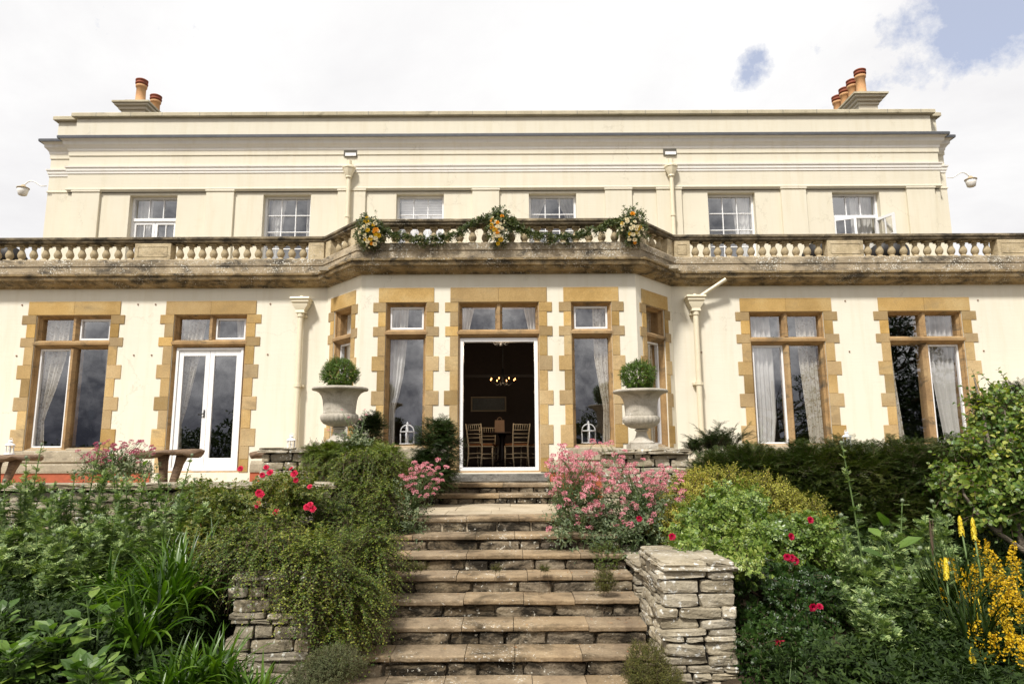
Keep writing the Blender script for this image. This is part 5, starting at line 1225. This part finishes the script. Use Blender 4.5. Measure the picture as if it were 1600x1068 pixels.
cover('undergrowth', 'mass of dark green leaves filling the left bed under the thistles', -7.6, -2.5, 5.6, 8.4, 1900, .42, M_UND, UL, .15, 10)
cover('undergrowth', 'mass of dark green leaves filling the right bed under the thistles', 3.1, 7.6, 5.6, 8.4, 1700, .42, M_UND, UL, .15, 10)
cover('undergrowth', 'mass of low leaves at the very front of the right bed', 2.25, 5.6, 4.3, 5.7, 900, .42, M_UND, UL, .14, 9)
cover('undergrowth', 'mass of low leaves at the very front of the left bed', -5.4, -1.9, 4.3, 5.7, 700, .30, M_UND, UL, .13, 9)
# strap leaved clumps
def strap_clump(x, y, n, h, label, wd=.036, spread=.55, z=None):
    b = (x, y, gz(x, y) if z is None else z); mb = MB(); S = 9
    for i in range(n):
        a = random.uniform(0, 6.28); L = h*random.uniform(.6, 1.12); out = spread*random.uniform(.2, 1.1); w0 = wd*random.uniform(.7, 1.15); bx, by = random.uniform(-.12, .12), random.uniform(-.12, .12); bend = random.uniform(.5, 1.9); vs = []
        rad = Vector((math.cos(a), math.sin(a), 0)); side = Vector((-rad.y, rad.x, 0)); tw = random.uniform(-.6, .6); p = Vector((x+bx, y+by, b[2])); th = R(90)-out*.5
        for k in range(S+1):
            t_ = k/S; w_ = w0*(1-t_**2.2)*(.7+.6*min(1, t_*3))*.5+.0006; sd = (side*math.cos(tw*t_)+Vector((0, 0, 1))*math.sin(tw*t_)*.5).normalized()
            vs += [tuple(p-sd*w_), tuple(p-Vector((0, 0, w_*.5))), tuple(p+sd*w_)]
            p = p+(rad*math.cos(th)+Vector((0, 0, 1))*math.sin(th))*(L/S); th -= bend*out*(.25+1.5*t_)*.32*1.3
        mb.add(vs, [(k*3+j, k*3+j+1, (k+1)*3+j+1, (k+1)*3+j) for k in range(S) for j in (0, 1)])
    o = mb.build('strap_leaf_clump', M_STRAP, None, b, True); tag(o, label, 'plant'); return o
for a, Y, n, h, lb in ((255, 6.1, 150, .95, 'bright clump of arching strap leaves, largest of the lot, left bed'), (300, 6.5, 110, 1.0, 'strap leaves standing upright under the red rose bush'), (215, 5.7, 90, .72, 'strap leaves beside the broad leaved plant'), (330, 5.45, 120, .62, 'strap leaves in front of the left dry stone pier'), (395, 5.35, 110, .52, 'strap leaves nearest the path, at the foot of the left pier'), (280, 5.2, 100, .55, 'lowest strap leaves at the bottom edge of the left bed'), (175, 6.3, 70, .7, 'dark strap leaves behind the broad leaved plant')):
    p = at(a, 1000, Y); strap_clump(p[0], Y, n, h, lb)
# broad leaved plants
def broad(x, y, h, n, size, label, lean=(0, 0), z=None, stems_n=4, mat=M_BROAD):
    b = (x, y, gz(x, y) if z is None else z); lf, st = MB(), MB(); tm = oval(.62, .06, -.22)
    for s in range(stems_n):
        d = Vector((random.uniform(-.35, .35)+lean[0], random.uniform(-.4, .1)+lean[1], 1)).normalized(); L = h*random.uniform(.7, 1.05); P = [Vector(b)+d*L*t_ for t_ in np.linspace(0, 1, 5)]; st.tube(P, [.010, .009, .008, .006, .004], 6)
        k = n; q = np.linspace(.25, 1, k); Q = np.array([tuple(Vector(b)+d*L*t_) for t_ in q]); ph = np.arange(k)*2.4+s; A = nrm(np.stack([np.cos(ph), np.sin(ph), .25+.9*q**3], 1)+rdir(k)*.15)
        Q2 = Q+A*size*.35; place(lf, tm, Q2, A, np.array([0, -.25, 1.0])+rdir(k)*.2, size*rng.uniform(.7, 1.15, k)*(1-.35*q))
        for a_, b2 in zip(Q, Q2): st.tube([a_, b2], .003, 4)
    o = empty('broad_leaved_plant', b, label, 'plant'); lf.build('foliage', mat, o, b); st.build('stems', M_GSTEM, o, b); return o
for a, b_, Y, n, sz, lb, sn in ((160, 925, 5.6, 8, .24, 'broad leaved plant with a pale upright tip before the strap leaves', 3), (95, 985, 5.5, 9, .20, 'broad leaved plant low in the left bed, left of the strap leaves', 9), (30, 1010, 5.3, 9, .19, 'broad leaved plant in the bottom left corner', 10), (150, 1040, 5.0, 9, .19, 'broad leaved plant at the bottom edge of the left bed', 9), (20, 960, 5.8, 9, .17, 'dark broad leaved plant at the left edge under the thistles', 4), (210, 1050, 4.9, 7, .15, 'small broad leaved plant in front of the strap leaves', 3)):
    p = at(a, b_, Y); g_ = gz(p[0], Y); broad(p[0], Y, max(.3, p[2]-g_), n, sz, lb, stems_n=sn)
for a, b_, Y, n, sz, lb in ((163, 735, 8.0, 5, .13, 'single broad leaf shoot before the middle log table'), (268, 728, 8.2, 6, .16, 'pale broad leaf shoot under the split log table')):
    p = at(a, b_, Y); broad(p[0], Y, p[2]-gz(p[0], Y), n, sz, lb, stems_n=1)
p = at(1408, 800, 6.3); broad(p[0], 6.3, p[2]-gz(p[0], 6.3), 8, .27, 'large pale green leaved shoot standing among the right-hand thistles', (0, 0), stems_n=1)
# cushions at the foot of the steps
def cushion(label, lumps, mat, size=.015, dens=2600, base=None): return bush('cushion_plant', label, 'low plant', lumps, mat, diamond(.6), size, dens, 9, .07, 60, .1, 0, .6, .7, base=base, stems=2, sw=.0012)
cushion('grey green thyme mound at the foot of the steps on the left', [PL(525, 1035, 5.55, 42, 28, .22), PL(490, 1060, 5.45, 40, 25, .25)], M_THYME)
cushion('yellow green moss mound at the foot of the right pier', [PL(1010, 1035, 5.75, 32, 32, .22), PL(1040, 1062, 5.6, 30, 20, .2), PL(995, 1050, 5.6, 20, 20, .2)], M_MOSS)
cushion('small green tuft in the wall corner on the right of the steps', [PL(945, 905, 7.1, 17, 17, .12)], M_MOSS)
cushion('flat moss growing on the left end of a step', [PL(640, 885, 7.35, 30, 6, .1)], M_MOSS)
cushion('tiny moss tuft in the middle of a step', [PL(776, 886, 7.3, 8, 5, .05)], M_MOSS); cushion('tiny moss tuft right of the middle of a step', [PL(850, 887, 7.3, 9, 5, .05)], M_MOSS)
cushion('dark trailing greenery under the pink valerian on the right of the steps', [PL(945, 870, 7.8, 26, 26, .2)], M_COTO, .018, 900)

# ------------------------------------------------------------------ right border
bush('yew_hedge', 'long dark yew hedge below the right wing windows', 'hedge', [PL(1130, 734, 9.5, 48, 28, .45), PL(1180, 735, 9.3, 60, 42, .5), PL(1260, 742, 9.2, 62, 54, .5), PL(1340, 745, 9.1, 64, 58, .5), PL(1420, 747, 9.1, 64, 60, .5), PL(1500, 752, 9.1, 60, 66, .5), PL(1590, 745, 9.3, 60, 95, .5), PL(1200, 770, 9.7, 90, 30, .3), PL(1330, 775, 9.7, 110, 34, .3), PL(1460, 775, 9.7, 90, 34, .3), PL(1290, 810, 8.9, 80, 66, .4), PL(1380, 830, 8.8, 80, 70, .4), PL(1480, 830, 8.8, 90, 80, .4), PL(1590, 840, 8.8, 70, 80, .4)],
     M_HEDGE, FRY, .11, 400, 8, .26, 46, .25, 2, .35, .6, base=(4.6, 9.6, .5), taper=.35, wf=1.0, stems=4)
bush('tall_yew', 'dark evergreen rising at the right edge behind the leafy shrub', 'shrub', [PL(1600, 650, 9.9, 42, 55, .5), PL(1570, 680, 9.9, 46, 60, .5)], M_YEW, FRY, .12, 240, 7, .24, 48, .2, 2, .6, .6, base=(7.4, 9.9, .8), taper=.35, wf=1.0)
lf, st = MB(), MB()
for bx, by, nn, ll in ((1112, 10.7, 46, .55), (1085, 10.6, 22, .34), (1140, 10.7, 30, .62)):
    b0 = at(bx, 706, by); n = nn; dd = rdir(n)*.75; dd[:, 2] = np.abs(dd[:, 2])*.5; sprigs(lf, st, np.tile(np.array(b0), (n, 1))+rng.normal(size=(n, 3))*.05, nrm(dd+np.array([0, -.1, .75])), ll*rng.uniform(.55, 1.1, n), 15, .13, FRY, 38, .28, 2, .35, .4, sw=.005)
b0 = at(1112, 706, 10.7); o = empty('spiky_yew', (b0[0], 10.7, Z1), 'spiky dark yew with long upright fronds against the wall right of the downpipe', 'shrub'); st.tube([(b0[0], 10.7, Z1), b0], .03, 8); lf.build('fronds', M_YEW, o, o.location); st.build('stems', M_TWIG, o, o.location)
bush('golden_shrub', 'golden leaved shrub sprawling right of the pink valerian', 'shrub', [PL(1080, 780, 8.6, 46, 46, .4), PL(1130, 770, 8.7, 55, 42, .4), PL(1190, 785, 8.6, 60, 45, .4), PL(1245, 810, 8.5, 50, 42, .4), PL(1060, 820, 8.2, 44, 34, .35)],
     M_SPIR, diamond(.55, .05), .038, 480, 11, .20, 55, .2, 0, .6, .7, base=(3.0, 8.6, .4), holes=.3)
o, tips = bush('climbing_rose_bush', 'big rose bush with a few red blooms tumbling beside the right pier', 'rose bush', [PL(1120, 815, 7.5, 50, 42, .4), PL(1090, 852, 6.9, 42, 14, .25), PL(1160, 868, 6.35, 30, 26, .2), PL(1150, 800, 7.7, 48, 46, .4), PL(1100, 840, 7.4, 50, 34, .4), PL(1190, 850, 7.2, 65, 50, .4), PL(1260, 850, 7.2, 50, 50, .4)],
     M_ROSE2, compound(5, diamond(.66, .05), .46), .125, 150, 7, .26, 55, .2, 0, .5, .7, base=(3.0, 7.2, .2), holes=.25)
flowerset(o, ROSEC, [at(a, b, 6.75) for a, b in ((999, 810), (1237, 872), (1243, 876), (1236, 838), (1266, 812), (1230, 870), (1050, 838))], 'rose_bloom', None, (.8, 1.2), aim=(0, -1, .3))
o, tips = bush('climbing_rose_bush', 'dark green rose foliage hanging down right of the dry stone pier', 'rose bush', [PL(1180, 920, 6.6, 50, 55, .3), PL(1182, 1030, 5.95, 24, 50, .22), PL(1200, 1000, 6.3, 52, 55, .3), PL(1255, 950, 6.5, 55, 70, .35), PL(1210, 1060, 6.1, 50, 40, .3), PL(1270, 1040, 6.1, 50, 50, .3)],
     M_ROSED, compound(5, diamond(.7, .05), .46), .10, 180, 7, .22, 55, .35, 0, .1, .6, base=(2.9, 6.6, -.1))
flowerset(o, ROSEC, [at(a, b, 6.05) for a, b in ((1270, 948), (1281, 947), (1217, 1003), (1221, 1000))], 'rose_bloom', None, (.7, 1), aim=(0, -1, .3))
# leafy small tree far right
o, tips = bush('leafy_shrub', 'broad crowned leafy shrub with a bare forked trunk at the right edge', 'small tree',
     [PL(1570, 640, 8.2, 42, 40, .45), PL(1610, 690, 8.0, 60, 60, .5), PL(1540, 720, 7.9, 55, 50, .5), PL(1500, 755, 7.8, 40, 34, .4), PL(1580, 770, 7.7, 60, 45, .5), PL(1530, 640, 8.3, 20, 30, .2), PL(1545, 800, 7.7, 46, 25, .4)],
     M_VIB, oval(.74, .05, -.15),   .085, 85, 7, .28, 58, .15, 0, .4, .7, base=(6.5, 7.9, .3), stems=0, sw=.005, holes=.3, leafname='crown')
mbt = MB(); bz = Vector((6.35, 7.5, .3))
for ps in ([(1640, 900, 7.5), (1600, 860, 7.5), (1560, 832, 7.5), (1525, 800, 7.6), (1505, 770, 7.7), (1500, 740, 7.8)], [(1600, 860, 7.5), (1588, 820, 7.6), (1590, 760, 7.8), (1600, 690, 8.0)], [(1560, 832, 7.5), (1560, 790, 7.7), (1550, 720, 7.9), (1535, 640, 8.2), (1522, 590, 8.3)], [(1545, 815, 7.55), (1575, 760, 7.7), (1570, 640, 8.1)]):
    n_ = len(ps); mbt.tube([at(*q) for q in ps], [.035*(1-.75*k/(n_-1)) for k in range(n_)], 8)
q0 = at(1640, 900, 7.5); mbt.tube([(q0[0]+.25, 7.5, .2), q0], [.05, .036], 8)
mbt.build('trunk', M_TRUNK, o, o.location, True)
lf, st = MB(), MB(); B = np.array([at(a, b, 8.3) for a, b in ((1545, 640), (1540, 625), (1560, 610), (1530, 660), (1575, 600))]); T_ = np.array([at(a, b, 8.3) for a, b in ((1517, 572), (1500, 600), (1530, 580), (1508, 648), (1560, 575))])
sprigs(lf, st, B, T_-B, np.linalg.norm(T_-B, axis=1), 10, .075, oval(.72, .05), 60, .05, 0, .3, sw=.006); lf.build('young_shoots', M_VIB, o, o.location); st.build('shoot_stems', M_TWIG, o, o.location)

# yellow loosestrife and torch lilies
def loosestrife(x, y, h, label):
    b = (x, y, gz(x, y)); lf, st = MB(), MB(); o = empty('yellow_loosestrife', b, label, 'flowering plant', 'yellow loosestrife at the right edge')
    for s in range(5):
        d = Vector((random.uniform(-.3, .3), random.uniform(-.35, .1), 1)).normalized(); L = h*random.uniform(.75, 1.05); P0 = Vector(b)+Vector((random.uniform(-.12, .12), random.uniform(-.1, .1), 0)); st.tube([P0, P0+d*L*.5, P0+d*L], [.006, .005, .003], 5)
        k = 26; q = rng.uniform(.1, .75, k); Q = np.array([tuple(P0+d*L*t_) for t_ in q]); A = rdir(k); A[:, 2] = .3; place(lf, oval(.35), Q, nrm(A), np.array([0, 0, 1.])+rdir(k)*.2, rng.uniform(.07, .11, k))
        m = MB(); n = 64; t_ = rng.uniform(0, 1, n)**.8; dd = rdir(n); dd[:, 2] *= .3; r = .030*(1-t_*.75)+.006; C = np.outer(t_*.24, np.array(d)); place(m, diamond(.9, .1, .05), C+dd*r[:, None], nrm(dd+rdir(n)*.9), nrm(dd+rdir(n)*.5), rng.uniform(.014, .024, n))
        f = m.build('flower_spike', M_YEL, o, (0, 0, 0)); f.location = P0+d*L*.78-Vector(b)
    lf.build('foliage', M_LOOS, o, b); st.build('stems', M_GSTEM, o, b)
lo_l = [(1470, 880, 6.3, 'leftmost loosestrife, beside the torch lilies'), (1500, 905, 6.1, 'loosestrife behind the lowest torch lily'), (1530, 885, 6.4, 'loosestrife right of the tall torch lilies'), (1555, 905, 6.2, 'loosestrife in the middle of the yellow drift'), (1580, 870, 6.5, 'tall loosestrife under the bare trunk'), (1595, 920, 6.0, 'rightmost loosestrife at the picture edge'), (1560, 960, 5.7, 'low loosestrife in front of the yellow drift'), (1585, 1000, 5.5, 'loosestrife low at the right edge of the picture'), (1600, 1040, 5.2, 'loosestrife in the bottom right corner'), (1545, 860, 6.8, 'loosestrife farthest back, below the leafy shrub'), (1515, 950, 5.9, 'loosestrife just right of the half hidden torch lily'), (1575, 935, 5.8, 'loosestrife in front of the rightmost tall one'), (1540, 925, 6.0, 'loosestrife between the torch lilies and the right edge'), (1595, 880, 6.2, 'loosestrife at the right edge beside the bare trunk'), (1545, 1010, 5.4, 'loosestrife low down, left of the bottom corner one')]
for a, b_, Y, lb in lo_l: p = at(a, b_, Y); loosestrife(p[0], Y, p[2]-gz(p[0], Y), lb)
def poker(a, b_, Y, label, hl=.17, spent=False):
    p = Vector(at(a, b_, Y)); base = Vector((p.x+random.uniform(-.08, .03), Y, gz(p.x, Y))); o = empty('torch_lily', base, label, 'flowering plant', 'torch lilies')
    z0 = Vector((0, 0, 0)); top = p-base; d = (top).normalized(); st = MB(); st.tube([z0, top*.5+Vector((.02, 0, 0)), top-d*hl*.6], [.009, .008, .007], 8); st.build('stem', M_GSTEM, o, (0, 0, 0), True)
    m = MB(); n = 260; t_ = rng.uniform(0, 1, n); prof = np.where(t_ < .2, .75+t_*1.2, 1-(t_-.2)**1.3*.95); r = (.012 if spent else .022)*prof; dd = rdir(n); dd[:, 2] = 0; dd = nrm(dd); C = np.outer((t_-1)*hl, np.array(d))+np.array(top)
    place(m, (np.array([(0, .12, 0), (1, .09, .0), (1, -.09, 0), (0, -.12, 0)]), np.array([(0, 1, 2, 3)])), C+dd*(r*.55)[:, None], nrm(dd*.45+np.array([0, 0, -.9])), dd, rng.uniform(.024, .034, n)*(.45 if spent else 1))
    m.lathe([(.004, 0), (.013, hl*.15), (.010, hl*.7), (.002, hl*1.01)], tuple(top-d*hl), 10)
    m.build('flower_spike', M_TWIG if spent else M_POKER, o, (0, 0, 0)); 
    if spent: pass
for a, b_, Y, lb, hl, sp in ((1499, 805, 6.4, 'tall torch lily with yellow flame, left of the tallest pair', .16, False), (1519, 808, 6.3, 'tall torch lily with yellow flame, right of the tallest pair', .17, False), (1478, 870, 6.0, 'shorter torch lily left of the tall pair', .16, False), (1457, 810, 6.4, 'spent brown torch lily spike', .34, True), (1528, 932, 5.7, 'torch lily half hidden among the loosestrife', .15, False), (1518, 1010, 5.3, 'lowest small torch lily near the bottom edge', .12, False)): poker(a, b_, Y, lb, hl, sp)
for a, Y, n, h, lb in ((1490, 6.1, 130, .85, 'dark grassy clump at the foot of the torch lilies'), (1520, 5.6, 110, .7, 'dark grassy clump at the bottom right')):
    p = at(a, 1000, Y); s_ = strap_clump(p[0], Y, n, h, lb, .016, .45); s_.data.materials[0] = M_UND
# small plants spilling from the left urn pedestal and fallen petals on the steps
valerian('small grey leaved valerian sprawling at the foot of the left urn', [PL(558, 690, 9.6, 26, 16, .15)], 110, 0, VAL, hp=[at(a, b, 9.6) for a, b in ((513, 672), (534, 640), (545, 652), (562, 655), (572, 648), (570, 640))], base=(-2.1, 9.7, 1.84), hs=(.5, .7))
lf = MB(); n = 260; X = rng.uniform(-1.4, 1.4, n); K_ = rng.integers(0, 7, n); side = rng.random(n) < .6; X = np.where(side, np.sign(X)*(1.42-np.abs(rng.normal(size=n))*.22), X)
P = np.stack([X, Y1-TRD*K_+rng.uniform(.05, TRD-.02, n), Z1-RIS*K_+.006+0*X], 1); place(lf, oval(.5), P, nrm(rdir(n)*np.array([1, 1, .12])), np.array([0, 0, 1.])+rdir(n)*.3, rng.uniform(.012, .035, n))
tag(lf.build('fallen_leaves', leafmat('dead_leaf', [(.12, .05, .02), (.28, .13, .05), (.35, .22, .10), (.40, .12, .10)], .8, .1), None, (0, 7, .5)), 'scattered dead leaves and petals lying on the steps', 'fallen leaves', None, 'stuff')
# ------------------------------------------------------------------ trees across the garden, mirrored in the windows
def tree(x, y, h, cr, label, lumps_, mat, tm, size, dens, bare=False):
    b = (x, y, gz(x, y)); o = empty('garden_tree', b, label, 'tree'); tk = MB(); tk.tube([(x, y, b[2]-.1), (x+.1, y, h*.3), (x, y+.1, h*.6), (x, y, h*.95)], [.28, .22, .14, .03], 12); lf = MB(); P = []
    rr = random.Random(int(x*10))
    def br(p, d, L, r, lv):
        q = p+d*L; m = p+d*L*.5+Vector((rr.uniform(-.05, .05), rr.uniform(-.05, .05), rr.uniform(-.03, .08)))*L; tk.tube([p, m, q], [r, r*.8, r*.6], 5 if lv else 7)
        P.append(tuple(q))
        if lv < (4 if bare else 2):
            for _ in range(3 if lv < 3 else 2): br(q.lerp(p, rr.uniform(0, .5)), (d+Vector((rr.uniform(-.8, .8), rr.uniform(-.8, .8), rr.uniform(-.3, .6)))).normalized(), L*rr.uniform(.55, .75), r*.55, lv+1)
    for k in range(14 if not bare else 9): a = k*2.4; z = h*(.25+.6*k/14); br(Vector((x, y, z)), Vector((math.cos(a), math.sin(a), .5)).normalized(), cr*(1.05-.6*z/h)*.6, .09, 0)
    tk.build('trunk', M_TRUNK, o, b, True)
    if not bare:
        for c, r in lumps_:
            n = int((r[0]*r[2]*3)*4.2*dens); Q, O = inlump((x+c[0], y+c[1], c[2]), r, n, .45); sprigs(lf, None, Q, nrm(O+rdir(n)*.7), .5, 8, size, tm, 60, .3, 2, .3, wf=1.3)
        lf.build('crown', mat, o, b)
tree(16.5, -5.0, 8.2, 4, 'dark conifer across the garden, mirrored in the rightmost windows', [((0, 0, 3.0), (3.6, 3.2, 2.8)), ((.3, 0, 5.5), (2.6, 2.4, 2.2)), ((0, 0, 7.2), (1.4, 1.4, 1.4)), ((3, 0, 2.4), (2.4, 2, 2.3))], M_YEW, diamond(.5), .22, 8)
tree(13.6, -9.5, 5.6, 3.6, 'bare branched tree across the garden, mirrored in the right wing', [], None, None, 0, 0, True)
lf, st = MB(), MB(); n = 5200; X = rng.uniform(-60, 60, n); B = np.stack([X, -34+rng.uniform(-3, 3, n), rng.uniform(0, 1, n)**.8*(2.9+1.5*np.sin(X*.21)+.9*np.sin(X*.83+1))], 1)
sprigs(lf, None, B, nrm(rdir(n)+np.array([0, .5, .5])), .9, 8, .42, diamond(.6), 60, .1, 0, .2)
wd_ = lf.build('far_trees', M_YEW, None, (0, -34, -.2)); tag(wd_, 'low belt of trees at the far side of the garden, mirrored in the windows', 'trees', None, 'stuff')
# trees glimpsed low through the balusters at the far left
